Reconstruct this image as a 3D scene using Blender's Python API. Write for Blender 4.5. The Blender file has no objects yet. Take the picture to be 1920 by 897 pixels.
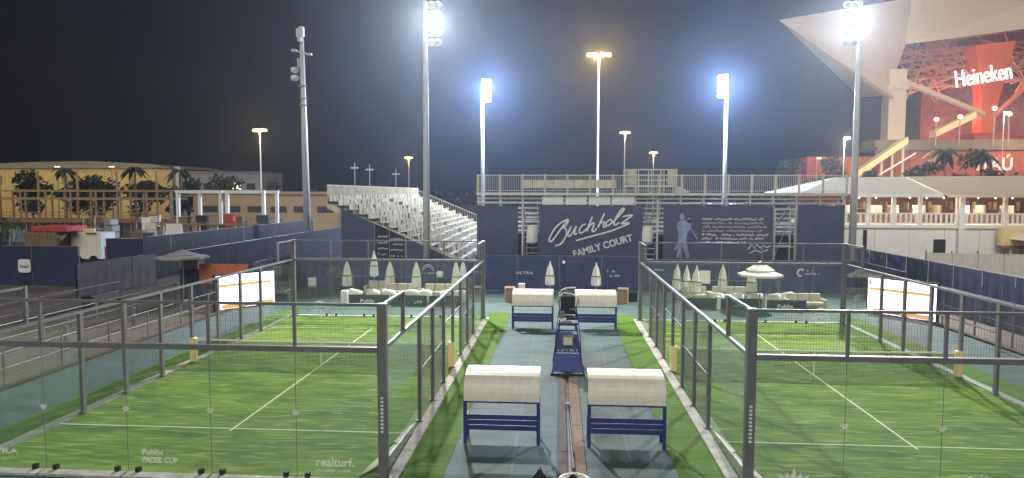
import bpy, math, random
from mathutils import Vector, Matrix
R = math.radians
PI = math.pi
random.seed(7)
sc = bpy.context.scene
COL = sc.collection

# ------------------------------------------------------------------ camera
cam_d = bpy.data.cameras.new('camera')
cam_d.sensor_width = 36.0
cam_d.lens = 36.0 * 1280.2 / 1920.0
cam_d.clip_start = 0.05
cam_d.clip_end = 3000
cam = bpy.data.objects.new('camera', cam_d)
COL.objects.link(cam)
cam.matrix_world = (Matrix.Translation((0, 0, 6.489)) @ Matrix.Rotation(0.06943, 4, 'Z')
                    @ Matrix.Rotation(PI/2 - 0.06695, 4, 'X') @ Matrix.Rotation(0.0022, 4, 'Z'))
sc.camera = cam

# ------------------------------------------------------------------ world, sun, exposure
world = bpy.data.worlds.new('World')
sc.world = world
world.use_nodes = True
wn = world.node_tree.nodes
wl = world.node_tree.links
bg = wn['Background']
sky = wn.new('ShaderNodeTexSky')
sky.sky_type = 'NISHITA'
sky.sun_disc = False
sky.sun_elevation = R(-3.0)
sky.sun_rotation = R(200)
nt_ = wn.new('ShaderNodeMixRGB'); nt_.blend_type = 'ADD'; nt_.inputs['Fac'].default_value = 1.0
nt_.inputs['Color2'].default_value = (0.04, 0.05, 0.08, 1)      # even night glow of the city
wl.new(sky.outputs['Color'], nt_.inputs['Color1'])
wl.new(nt_.outputs['Color'], bg.inputs['Color'])
bg.inputs['Strength'].default_value = 0.05

sun_d = bpy.data.lights.new('fill_sun', 'SUN')
sun_d.energy = 1.75
sun_d.angle = R(40)
sun_d.color = (1.0, 0.96, 0.88)
fill_sun = bpy.data.objects.new('fill_sun', sun_d)
COL.objects.link(fill_sun)
fill_sun.rotation_euler = (R(54), 0, R(-12))     # soft fill standing in for floodlights behind the camera, high

sc.view_settings.view_transform = 'Standard'
sc.view_settings.look = 'None'
sc.view_settings.exposure = 0.0
sc.view_settings.gamma = 1.0
sc.view_settings.use_curve_mapping = False
sc.cycles.use_denoising = True
sc.cycles.max_bounces = 8
sc.cycles.transparent_max_bounces = 24
sc.cycles.volume_bounces = 1
sc.cycles.sample_clamp_indirect = 4.0

# ------------------------------------------------------------------ materials
def mat(name, col, rough=0.6, metal=0.0, var=0.15, scale=3.0, bump=0.0, bscale=40.0, col2=None, stretch=None, emit=None, estr=0.0, spec=0.5):
    m = bpy.data.materials.new(name)
    m.use_nodes = True
    nt = m.node_tree
    n, l = nt.nodes, nt.links
    b = n['Principled BSDF']
    b.inputs['Roughness'].default_value = rough
    b.inputs['Metallic'].default_value = metal
    b.inputs['Specular IOR Level'].default_value = spec
    tc = n.new('ShaderNodeTexCoord')
    src = tc.outputs['Object']
    if stretch:
        mp = n.new('ShaderNodeMapping')
        mp.inputs['Scale'].default_value = stretch
        l.new(src, mp.inputs['Vector'])
        src = mp.outputs['Vector']
    nz = n.new('ShaderNodeTexNoise')
    nz.inputs['Scale'].default_value = scale
    nz.inputs['Detail'].default_value = 6
    nz.inputs['Roughness'].default_value = 0.65
    l.new(src, nz.inputs['Vector'])
    rp = n.new('ShaderNodeValToRGB')
    rp.color_ramp.elements[0].position = 0.3
    rp.color_ramp.elements[1].position = 0.72
    a = col2 if col2 else tuple(c * (1 - var) for c in col)
    c2 = col if col2 else tuple(min(1, c * (1 + var)) for c in col)
    rp.color_ramp.elements[0].color = (*a, 1)
    rp.color_ramp.elements[1].color = (*c2, 1)
    l.new(nz.outputs['Fac'], rp.inputs['Fac'])
    l.new(rp.outputs['Color'], b.inputs['Base Color'])
    if bump:
        n2 = n.new('ShaderNodeTexNoise')
        n2.inputs['Scale'].default_value = bscale
        n2.inputs['Detail'].default_value = 4
        l.new(tc.outputs['Object'], n2.inputs['Vector'])
        bp = n.new('ShaderNodeBump')
        bp.inputs['Strength'].default_value = bump
        bp.inputs['Distance'].default_value = 0.03
        l.new(n2.outputs['Fac'], bp.inputs['Height'])
        l.new(bp.outputs['Normal'], b.inputs['Normal'])
    if emit:
        b.inputs['Emission Color'].default_value = (*emit, 1)
        b.inputs['Emission Strength'].default_value = estr
    return m

def emis(name, col, s):
    return mat(name, col, 0.4, var=0.02, emit=col, estr=s)

def glass_mat(name, tint, fac_dust=0.03):
    m = bpy.data.materials.new(name)
    m.use_nodes = True
    n, l = m.node_tree.nodes, m.node_tree.links
    n.remove(n['Principled BSDF'])
    out = n['Material Output']
    tr = n.new('ShaderNodeBsdfTransparent'); tr.inputs['Color'].default_value = (*tint, 1)
    gl = n.new('ShaderNodeBsdfGlossy'); gl.inputs['Roughness'].default_value = 0.02
    df = n.new('ShaderNodeBsdfDiffuse'); df.inputs['Color'].default_value = (0.7, 0.72, 0.72, 1)
    lw = n.new('ShaderNodeLayerWeight'); lw.inputs['Blend'].default_value = 0.5
    pw = n.new('ShaderNodeMath'); pw.operation = 'POWER'; pw.inputs[1].default_value = 4.0; l.new(lw.outputs['Facing'], pw.inputs[0])
    fr = n.new('ShaderNodeMath'); fr.operation = 'MULTIPLY_ADD'; fr.inputs[1].default_value = 0.5; fr.inputs[2].default_value = 0.045; l.new(pw.outputs[0], fr.inputs[0])
    tc = n.new('ShaderNodeTexCoord')
    nz = n.new('ShaderNodeTexNoise'); nz.inputs['Scale'].default_value = 2.2; nz.inputs['Detail'].default_value = 5
    l.new(tc.outputs['Object'], nz.inputs['Vector'])
    ml = n.new('ShaderNodeMath'); ml.operation = 'MULTIPLY'; ml.inputs[1].default_value = fac_dust * 2
    l.new(nz.outputs['Fac'], ml.inputs[0])
    m1 = n.new('ShaderNodeMixShader'); m2 = n.new('ShaderNodeMixShader')
    l.new(ml.outputs[0], m1.inputs['Fac']); l.new(tr.outputs[0], m1.inputs[1]); l.new(df.outputs[0], m1.inputs[2])
    l.new(fr.outputs[0], m2.inputs['Fac']); l.new(m1.outputs[0], m2.inputs[1]); l.new(gl.outputs[0], m2.inputs[2])
    l.new(m2.outputs[0], out.inputs['Surface'])
    return m

def turf_mat(name, a, b2, c):
    """artificial turf: brushed streaks, worn pale sand patches, fine fibre grain"""
    m = bpy.data.materials.new(name)
    m.use_nodes = True
    n, l = m.node_tree.nodes, m.node_tree.links
    bs = n['Principled BSDF']
    bs.inputs['Roughness'].default_value = 0.85
    bs.inputs['Specular IOR Level'].default_value = 0.2
    tc = n.new('ShaderNodeTexCoord')
    def noise(sc_, stretch, det=5):
        mp = n.new('ShaderNodeMapping'); mp.inputs['Scale'].default_value = stretch
        mp.inputs['Rotation'].default_value = (0, 0, 0.5)
        l.new(tc.outputs['Object'], mp.inputs['Vector'])
        nz = n.new('ShaderNodeTexNoise'); nz.inputs['Scale'].default_value = sc_; nz.inputs['Detail'].default_value = det
        l.new(mp.outputs[0], nz.inputs['Vector'])
        return nz.outputs['Fac']
    def ramp(src, p0, p1, c0, c1):
        r = n.new('ShaderNodeValToRGB')
        r.color_ramp.elements[0].position = p0; r.color_ramp.elements[1].position = p1
        r.color_ramp.elements[0].color = (*c0, 1); r.color_ramp.elements[1].color = (*c1, 1)
        l.new(src, r.inputs['Fac']); return r.outputs['Color']
    streak = ramp(noise(0.55, (0.7, 2.6, 1), 8), 0.32, 0.68, a, b2)
    sand = ramp(noise(2.4, (0.5, 2.8, 1), 9), 0.50, 0.70, (0, 0, 0), (1, 1, 1))
    mx = n.new('ShaderNodeMixRGB'); mx.inputs['Color2'].default_value = (*c, 1)
    sm = n.new('ShaderNodeMath'); sm.operation = 'MULTIPLY'; sm.inputs[1].default_value = 0.6
    l.new(sand, sm.inputs[0]); l.new(sm.outputs[0], mx.inputs['Fac']); l.new(streak, mx.inputs['Color1'])
    fine = ramp(noise(60, (1, 1, 1), 3), 0.3, 0.7, (0.65, 0.65, 0.65), (1.15, 1.15, 1.15))
    mu = n.new('ShaderNodeMixRGB'); mu.blend_type = 'MULTIPLY'; mu.inputs['Fac'].default_value = 1
    l.new(mx.outputs[0], mu.inputs['Color1']); l.new(fine, mu.inputs['Color2'])
    l.new(mu.outputs[0], bs.inputs['Base Color'])
    bp = n.new('ShaderNodeBump'); bp.inputs['Strength'].default_value = 0.5; bp.inputs['Distance'].default_value = 0.02
    l.new(noise(90, (1, 1, 1), 2), bp.inputs['Height']); l.new(bp.outputs[0], bs.inputs['Normal'])
    return m

M = {}
M['asphalt'] = mat('asphalt', (0.055, 0.052, 0.05), 0.9, var=0.35, scale=0.25, bump=0.3)
M['plaza'] = mat('plaza concrete', (0.16, 0.13, 0.11), 0.9, col2=(0.09, 0.075, 0.065), scale=0.5, bump=0.2, stretch=(2.0, 0.4, 1))
M['deck'] = mat('teal acrylic deck', (0.10, 0.15, 0.15), 0.75, col2=(0.05, 0.085, 0.088), scale=0.9, bump=0.08, stretch=(0.45, 1.5, 1), spec=0.25)
M['deck_seam'] = mat('deck seam', (0.075, 0.135, 0.14), 0.7)
M['turf'] = turf_mat('court turf', (0.05, 0.135, 0.009), (0.155, 0.27, 0.020), (0.40, 0.46, 0.15))
M['turf2'] = turf_mat('strip turf', (0.05, 0.135, 0.008), (0.10, 0.21, 0.014), (0.15, 0.25, 0.03))
M['line'] = mat('white turf line', (0.62, 0.66, 0.50), 0.8, var=0.2, scale=8)
M['kerb'] = mat('kerb concrete', (0.52, 0.51, 0.47), 0.8, col2=(0.24, 0.24, 0.22), scale=2.5, bump=0.2)
M['steel'] = mat('dark grey coated steel', (0.165, 0.165, 0.17), 0.5, 0.2, var=0.2, scale=2)
M['black'] = mat('black', (0.012, 0.012, 0.014), 0.5, var=0.3)
M['wire'] = mat('mesh wire', (0.10, 0.10, 0.10), 0.6, 0.3)
M['glass'] = glass_mat('court glass', (0.93, 0.965, 0.94), 0.022)
M['glass2'] = glass_mat('window glass', (0.3, 0.33, 0.36), 0.05)
M['white'] = mat('white paint', (0.78, 0.77, 0.74), 0.5, var=0.06)
M['print'] = mat('white print', (0.75, 0.75, 0.72), 0.6, var=0.05)
M['netmesh'] = mat('net cord', (0.015, 0.016, 0.018), 0.9)
M['band'] = mat('net band', (0.75, 0.75, 0.66), 0.7, var=0.08)
M['pad'] = mat('yellow pad', (0.82, 0.62, 0.30), 0.55, var=0.1)
M['cream'] = mat('cream vinyl', (0.82, 0.79, 0.70), 0.5, col2=(0.66, 0.62, 0.52), scale=2.2, stretch=(2.5, 1, .6))
M['canvas'] = mat('cream canvas', (0.78, 0.75, 0.67), 0.9, var=0.12, scale=5, bump=0.1)
M['navyblue'] = mat('royal blue paint', (0.022, 0.034, 0.17), 0.6, var=0.15)
M['bluepanel'] = mat('blue panel', (0.03, 0.05, 0.24), 0.4, var=0.12)
M['navy'] = mat('navy windscreen', (0.046, 0.062, 0.145), 0.85, var=0.22, scale=1.0, bump=0.1, bscale=14)
M['navy2'] = mat('dusty navy banner', (0.055, 0.066, 0.125), 0.8, var=0.18, scale=0.7, bump=0.12, bscale=3)
M['navy3'] = mat('dark navy wall', (0.022, 0.030, 0.075), 0.8, var=0.25, scale=0.8)
M['purple'] = mat('plum banner', (0.070, 0.062, 0.105), 0.8, var=0.15, scale=0.7, bump=0.12, bscale=3)
M['greyscreen'] = mat('grey screen cloth', (0.21, 0.20, 0.205), 0.9, var=0.2, scale=0.8)
M['umbgrey'] = mat('faded grey canvas', (0.34, 0.32, 0.30), 0.9, var=0.12, scale=5)
M['tread'] = mat('dull tread', (0.26, 0.245, 0.21), 0.85, 0.0, var=0.3, scale=2, spec=0.15)
M['darkscreen'] = mat('dark backing screen', (0.022, 0.024, 0.028), 0.9, var=0.2, scale=0.6)
M['duskwall'] = mat('dusky violet screen', (0.042, 0.045, 0.082), 0.85, var=0.25, scale=0.7)
M['darkwall'] = mat('dark grey screen', (0.032, 0.032, 0.042), 0.85, var=0.3, scale=0.7)
M['sofa'] = mat('oatmeal upholstery', (0.50, 0.46, 0.37), 0.9, var=0.15, scale=4)
M['alu'] = mat('aluminium', (0.68, 0.65, 0.55), 0.45, 0.3, var=0.12, scale=4)
M['seat'] = mat('cream plastic seat', (0.60, 0.53, 0.37), 0.6, var=0.25, scale=1.5)
M['galv'] = mat('galvanised steel', (0.36, 0.35, 0.33), 0.5, 0.4, var=0.15)
M['polewhite'] = mat('pole grey paint', (0.55, 0.55, 0.52), 0.45, 0.1, var=0.1, scale=1)
M['orange'] = mat('orange banner', (0.62, 0.18, 0.055), 0.7, col2=(0.5, 0.13, 0.04), scale=2)
M['card'] = mat('cardboard', (0.30, 0.20, 0.13), 0.9, var=0.12)
M['wood'] = mat('brown boards', (0.17, 0.105, 0.065), 0.85, var=0.35, scale=4, bump=0.3)
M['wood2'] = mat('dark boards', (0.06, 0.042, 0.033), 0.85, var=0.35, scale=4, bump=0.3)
M['tan'] = mat('tan timber', (0.22, 0.155, 0.085), 0.8, var=0.2)
M['tan2'] = mat('tan painted wall', (0.27, 0.18, 0.08), 0.8, var=0.12, scale=0.3)
M['yellowwall'] = mat('ochre warehouse wall', (0.40, 0.29, 0.10), 0.8, var=0.12, scale=0.2)
M['roofgrey'] = mat('grey roof', (0.16, 0.15, 0.14), 0.8)
M['red'] = mat('red paint', (0.45, 0.05, 0.035), 0.6, var=0.2)
M['redwall'] = mat('red wall', (0.40, 0.10, 0.06), 0.7, var=0.25, scale=0.4)
M['redlit'] = mat('red pylon', (0.80, 0.16, 0.05), 0.6, var=0.1)  # red light inside the stadium is partly put into this red
M['stadium'] = mat('stadium cladding', (0.68, 0.54, 0.36), 0.6, var=0.05, scale=0.05)
M['truss'] = mat('truss steel', (0.40, 0.30, 0.23), 0.6, var=0.15)
M['bowl'] = mat('stadium bowl', (0.24, 0.10, 0.085), 0.85, var=0.4, scale=0.4)  # reddish because the red interior lighting is partly put into the colour
M['fabric_tent'] = mat('tent fabric', (0.80, 0.69, 0.50), 0.7, var=0.06, scale=0.4)
M['fabric_shaded'] = mat('shaded tent fabric', (0.70, 0.56, 0.36), 0.8, var=0.06, scale=0.4)  # same tent fabric with its shade put into a darker tan
M['leaf'] = mat('dark leaves', (0.028, 0.036, 0.016), 0.7, var=0.4, scale=2)
M['leaf_g'] = mat('green leaves', (0.04, 0.12, 0.03), 0.7, var=0.5, scale=2)
M['leaf_pale'] = mat('dry pale leaves', (0.22, 0.20, 0.16), 0.8, var=0.4, scale=4)
M['bark'] = mat('bark', (0.10, 0.08, 0.06), 0.9)
M['dark'] = mat('dark interior', (0.02, 0.02, 0.022), 0.9)
M['figure'] = mat('pale blue print', (0.30, 0.36, 0.55), 0.8, col2=(0.16, 0.19, 0.36), scale=3)
M['pinkprint'] = mat('faded pink print', (0.55, 0.44, 0.48), 0.8, var=0.2)
M['led'] = emis('led display', (0.95, 0.80, 1.0), 4.0)
M['led_y'] = emis('led amber strip', (1.0, 0.46, 0.10), 0.9)
M['led_g'] = emis('led grey text', (0.35, 0.30, 0.40), 0.5)
M['lampwhite'] = emis('floodlight lens', (0.90, 0.95, 1.0), 40)
M['lampsoft'] = emis('dimmer floodlight lens', (0.95, 0.95, 1.0), 14)
M['sodium'] = emis('sodium lens', (1.0, 0.62, 0.14), 5)
M['sodium2'] = emis('warm lens', (1.0, 0.76, 0.38), 3.2)
M['bulb'] = emis('warm bulb', (1.0, 0.8, 0.55), 8)
M['sign'] = emis('lit sign letters', (1.0, 0.92, 0.92), 1.0)

# ------------------------------------------------------------------ geometry helpers
class MB:
    def __init__(s, root=None):
        s.v = []; s.f = []
        s.o = Vector(root.location) if root else Vector((0, 0, 0))
    def add(s, vs, fs):
        k = len(s.v)
        s.v += [Vector(p) for p in vs]
        s.f += [tuple(i + k for i in f) for f in fs]
        return s
    def box(s, x0, x1, y0, y1, z0, z1):
        x0, x1 = min(x0, x1), max(x0, x1); y0, y1 = min(y0, y1), max(y0, y1); z0, z1 = min(z0, z1), max(z0, z1)
        return s.add([(x0,y0,z0),(x1,y0,z0),(x1,y1,z0),(x0,y1,z0),(x0,y0,z1),(x1,y0,z1),(x1,y1,z1),(x0,y1,z1)],
                     [(0,3,2,1),(4,5,6,7),(0,1,5,4),(1,2,6,5),(2,3,7,6),(3,0,4,7)])
    def cbox(s, c, sx, sy, sz, rz=0, rx=0):
        m = Matrix.Translation(c) @ Matrix.Rotation(rz, 4, 'Z') @ Matrix.Rotation(rx, 4, 'X')
        vs = [m @ Vector((a*sx/2, b*sy/2, d*sz/2)) for d in (-1, 1) for a, b in ((-1,-1),(1,-1),(1,1),(-1,1))]
        return s.add(vs, [(0,3,2,1),(4,5,6,7),(0,1,5,4),(1,2,6,5),(2,3,7,6),(3,0,4,7)])
    def bar(s, p, q, r, r2=None, n=6, cap=True, ry=1.0):
        return s.tube([p, q], [r, r if r2 is None else r2], n, cap, ry)
    def tube(s, pts, r, n=6, cap=True, ry=1.0):
        pts = [Vector(p) for p in pts]
        rs = r if isinstance(r, (list, tuple)) else [r] * len(pts)
        k = len(s.v); m = len(pts)
        for i, p in enumerate(pts):
            d = (pts[min(i+1, m-1)] - pts[max(i-1, 0)]).normalized()
            up = Vector((0, 1, 0)) if abs(d.y) < 0.9 else Vector((0, 0, 1))
            a = d.cross(up).normalized(); b = d.cross(a).normalized()
            for j in range(n):
                t = 2*PI*(j + 0.5)/n
                s.v.append(p + a*math.cos(t)*rs[i] + b*math.sin(t)*rs[i]*ry)
        for i in range(m-1):
            for j in range(n):
                s.f.append((k+i*n+j, k+i*n+(j+1) % n, k+(i+1)*n+(j+1) % n, k+(i+1)*n+j))
        if cap:
            s.f.append(tuple(k+j for j in range(n))[::-1]); s.f.append(tuple(k+(m-1)*n+j for j in range(n)))
        return s
    def lathe(s, prof, c=(0, 0, 0), n=12, wob=0.0):
        k = len(s.v); m = len(prof)
        for (r, z) in prof:
            for j in range(n):
                t = 2*PI*j/n
                rr = r*(1 + wob*(1 if j % 2 else -1))
                s.v.append(Vector((c[0]+rr*math.cos(t), c[1]+rr*math.sin(t), c[2]+z)))
        for i in range(m-1):
            for j in range(n):
                s.f.append((k+i*n+j, k+i*n+(j+1) % n, k+(i+1)*n+(j+1) % n, k+(i+1)*n+j))
        s.f.append(tuple(k+j for j in range(n))[::-1]); s.f.append(tuple(k+(m-1)*n+j for j in range(n)))
        return s
    def prism(s, poly, axis, a, b):
        """extrude a 2d polygon: axis 'y' -> poly is (x,z); 'x' -> (y,z); 'z' -> (x,y)"""
        n = len(poly)
        def P(u, w, t):
            return {'y': (u, t, w), 'x': (t, u, w), 'z': (u, w, t)}[axis]
        vs = [P(u, w, a) for u, w in poly] + [P(u, w, b) for u, w in poly]
        fs = [tuple(range(n))[::-1], tuple(range(n, 2*n))] + [(i, (i+1) % n, n+(i+1) % n, n+i) for i in range(n)]
        return s.add(vs, fs)
    def mesh(s, name, m):
        me = bpy.data.meshes.new(name)
        me.from_pydata([tuple(p - s.o) for p in s.v], [], s.f)
        if m: me.materials.append(M[m] if isinstance(m, str) else m)
        import bmesh
        bm = bmesh.new(); bm.from_mesh(me); bmesh.ops.recalc_face_normals(bm, faces=bm.faces); bm.to_mesh(me); bm.free()
        return me
    def build(s, name, m, parent=None, smooth=False, bevel=0.0):
        me = s.mesh(name, m)
        if smooth:
            for p in me.polygons: p.use_smooth = True
        o = bpy.data.objects.new(name, me)
        COL.objects.link(o)
        o.parent = parent
        if bevel:
            b = o.modifiers.new('bevel', 'BEVEL'); b.width = bevel; b.segments = 2; b.limit_method = 'ANGLE'
        return o

def tag(o, label=None, cat=None, group=None, kind=None):
    if label: o['label'] = label
    if cat: o['category'] = cat
    if group: o['group'] = group
    if kind: o['kind'] = kind
    return o
def thing(name, label, cat, loc=(0, 0, 0), rz=0, group=None):
    o = bpy.data.objects.new(name, None)
    o.empty_display_size = 0.2
    COL.objects.link(o); o.location = loc; o.rotation_euler = (0, 0, rz)
    return tag(o, label, cat, group)
def solo(name, mb, m, label=None, cat=None, group=None, kind=None, smooth=False, bevel=0.0):
    lo = [min(p[i] for p in mb.v) for i in range(3)]; hi = [max(p[i] for p in mb.v) for i in range(3)]
    base = Vector(((lo[0]+hi[0])/2, (lo[1]+hi[1])/2, lo[2]))
    mb.o = base
    o = mb.build(name, m, None, smooth, bevel); o.location = base
    return tag(o, label, cat, group, kind)
def piece(name, me, parent, loc=(0, 0, 0), rot=(0, 0, 0), scale=None):
    o = bpy.data.objects.new(name, me); COL.objects.link(o)
    o.parent = parent; o.location = loc; o.rotation_euler = rot
    if scale: o.scale = scale
    return o
def copy_tree(o, parent=None):
    c = o.copy(); COL.objects.link(c); c.parent = parent
    for ch in list(o.children): copy_tree(ch, c)
    return c
def text_mesh(body, width=None, height=None, depth=0.006, m='print', bold=0.0, shear=0.0):
    cu = bpy.data.curves.new('text', 'FONT'); cu.body = body; cu.size = 1; cu.extrude = 0.02; cu.offset = bold; cu.shear = shear
    cu.align_x = 'CENTER'; cu.resolution_u = 3
    ob = bpy.data.objects.new('text', cu)
    me = bpy.data.meshes.new_from_object(ob)
    bpy.data.objects.remove(ob)
    xs = [v.co.x for v in me.vertices]; ys = [v.co.y for v in me.vertices]
    w = max(xs)-min(xs); h = max(ys)-min(ys)
    sx = width/w if width else height/h
    sy = height/h if height else sx
    cx = (max(xs)+min(xs))/2; y0 = min(ys)
    for v in me.vertices:
        v.co.x = (v.co.x-cx)*sx; v.co.y = (v.co.y-y0)*sy; v.co.z = v.co.z/0.02*depth
    me.materials.clear(); me.materials.append(M[m])
    return me
def dashes(mb, x, z, w, h, y, n, seed=1):
    """a row of small print marks too small to read, in the plane y"""
    rr = random.Random(seed); u = 0.0; step = w/n
    for i in range(n):
        if rr.random() < 0.14: continue
        a = x + i*step; k = rr.random()
        mb.box(a, a+step*0.22, y-0.006, y, z, z+h*(0.8+0.2*k))
        mb.box(a+step*0.22, a+step*0.72, y-0.006, y, z+(0.0 if k < .5 else h*.72), z+(h*.28 if k < .5 else h))
        if k > .3: mb.box(a+step*0.5, a+step*0.72, y-0.006, y, z+h*.28, z+h*.72)
def spot(name, loc, target, watts, cone=110, col=(1.0, 0.96, 0.88), r=0.6, blend=0.6):
    d = bpy.data.lights.new(name, 'SPOT'); d.energy = watts; d.spot_size = R(cone); d.spot_blend = blend; d.color = col; d.shadow_soft_size = r
    o = bpy.data.objects.new(name, d); COL.objects.link(o); o.location = loc
    o.rotation_euler = (Vector(target)-Vector(loc)).to_track_quat('-Z', 'Y').to_euler()
    return o
def point(name, loc, watts, col=(1, 0.9, 0.8), r=0.4):
    d = bpy.data.lights.new(name, 'POINT'); d.energy = watts; d.color = col; d.shadow_soft_size = r
    o = bpy.data.objects.new(name, d); COL.objects.link(o); o.location = loc
    return o

XL, XR, Y0 = -3.91, 4.114, 14.76
YN, YF = Y0 + 10, Y0 + 20

# ================================================================== SETTING
def sheet(name, x0, x1, y0, y1, z, m, th=0.0):
    b = MB(); b.box(x0, x1, y0, y1, z-max(th, 0.003), z)
    return solo(name, b, m, kind='structure')
solo('ground', MB().box(-270, 270, -40, 380, -0.5, -0.06), 'asphalt', kind='structure')
sheet('plaza', -75, 60, -5, 52, -0.02, 'plaza', 0.03)
deck = sheet('walkway', -18.1, 18.6, 1, 45.6, 0.0, 'deck', 0.015)
for y in (8, 12, 18.8, 22, 27.5, 30.5, 34.2, 38, 41.5):
    MB(deck).box(-3.4, 3.6, y, y+0.03, 0.0005, 0.002).build('deck_seam', 'deck_seam', deck)
for x in (-1.1, 1.75):
    MB(deck).box(x, x+0.03, 2, 45, 0.0005, 0.0025).build('deck_seam', 'deck_seam', deck)
for xa, xb in ((-3.76, -2.62), (2.78, 3.96)):
    sheet('turf_strip', xa, xb, 2, 36.65, 0.010, 'turf2', 0.012)
for xa, xb in ((-15.25, -14.05), (14.25, 15.5)):
    sheet('turf_strip', xa, xb, 5, 36.65, 0.010, 'turf2', 0.012)
for s, xi in ((-1, XL), (1, XR)):
    xo = xi + s*10
    t = sheet('court_turf', min(xi, xo), max(xi, xo), Y0, YF, 0.016, 'turf', 0.02)
    def ln(x0, x1, y0, y1):
        MB(t).box(x0, x1, y0, y1, 0.017, 0.022).build('court_line', 'line', t)
    for yy in (Y0+3.05, Y0+16.95):
        ln(min(xi, xo), max(xi, xo), yy-0.025, yy+0.025)
    xc = xi + s*5
    ln(xc-0.025, xc+0.025, Y0+2.85, Y0+17.15) if False else (ln(xc-0.025, xc+0.025, Y0+2.85, Y0+3.02), ln(xc-0.025, xc+0.025, Y0+3.08, Y0+16.92), ln(xc-0.025, xc+0.025, Y0+16.98, Y0+17.15))
    for k in range(1, 5):
        yy = Y0+k*4.0+.35
        MB(t).box(min(xi, xo), max(xi, xo), yy, yy+.03, 0.0165, 0.018).build('turf_seam', 'turf2', t)
    # concrete ring beam under the cage
    k = bpy.data.objects.new('kerb', None); COL.objects.link(k); k['kind'] = 'structure'; k.location = (xc, YN, 0)
    for (x0, x1, y0, y1) in ((xi-0.02*s, xi+0.30*-s, Y0-0.3, YF+0.3), (xo+0.02*s, xo+0.30*s, Y0-0.3, YF+0.3)):
        n = 10
        for i in range(n):
            ya = y0+(y1-y0)*i/n
            MB(k).box(x0, x1, ya+0.006, ya+(y1-y0)/n-0.006, 0.0, 0.05+0.004*(i % 2)).build('kerb_stone', 'kerb', k)
    for yy in (Y0-0.3, YF+0.02):
        for i in range(5):
            xa = xi+s*2*i
            MB(k).box(xa+0.025*s, xa+s*1.975, yy, yy+0.28, 0.0, 0.055).build('kerb_stone', 'kerb', k)
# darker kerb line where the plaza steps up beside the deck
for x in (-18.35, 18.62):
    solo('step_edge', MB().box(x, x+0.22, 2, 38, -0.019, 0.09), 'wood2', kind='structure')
for (x, y0, y1) in ((-22.5, 20, 38), (-26.5, 22, 39)):
    solo('terrace_step', MB().box(x-3.6, x, y0, y1, -0.019, 0.12), 'plaza', kind='structure')
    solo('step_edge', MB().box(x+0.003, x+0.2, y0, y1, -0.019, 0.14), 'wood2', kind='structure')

# ================================================================== PADEL CAGES
def wire_mesh(w, h, pitch=0.06, r=0.0022):
    b = MB()
    n = max(1, round(w/pitch)); k = max(1, round(h/pitch))
    for i in range(1, n):
        x = w*i/n; b.box(x-r, x+r, -r, r, 0, h)
    for j in range(1, k):
        z = h*j/k; b.box(0, w, -r*0.8, r*0.8, z-r*0.8, z+r*0.8)
    return b.mesh('wire_mesh', 'wire')
MESH_3 = wire_mesh(1.9, 2.9)
MESH_1 = wire_mesh(1.9, 0.9, r=0.0014)
GL = MB().box(0.012, 1.988, -0.006, 0.006, 0.06, 2.94).mesh('glass_panel', 'glass')
CLIP = MB().box(-0.05, 0.05, -0.05, 0.05, 0, 0.11).mesh('clamp', 'black')
EMB = MB()
for a in (-60, -30, 0, 30, 60):       # small fan-shaped emblem sticker
    t = R(90+a); c, s_ = math.cos(t), math.sin(t)
    EMB.add([(c*.05-s_*.012, 0, s_*.05+c*.012), (c*.05+s_*.012, 0, s_*.05-c*.012), (c*.13+s_*.016, 0, s_*.12-c*.016), (c*.13-s_*.016, 0, s_*.12+c*.016)], [(0, 1, 2, 3)])
EMB.box(-0.06, 0.06, -0.001, 0.001, -0.03, 0.03)
EMB.v = [p*.8 for p in EMB.v]
EMBM = EMB.mesh('sticker', 'print')

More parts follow.
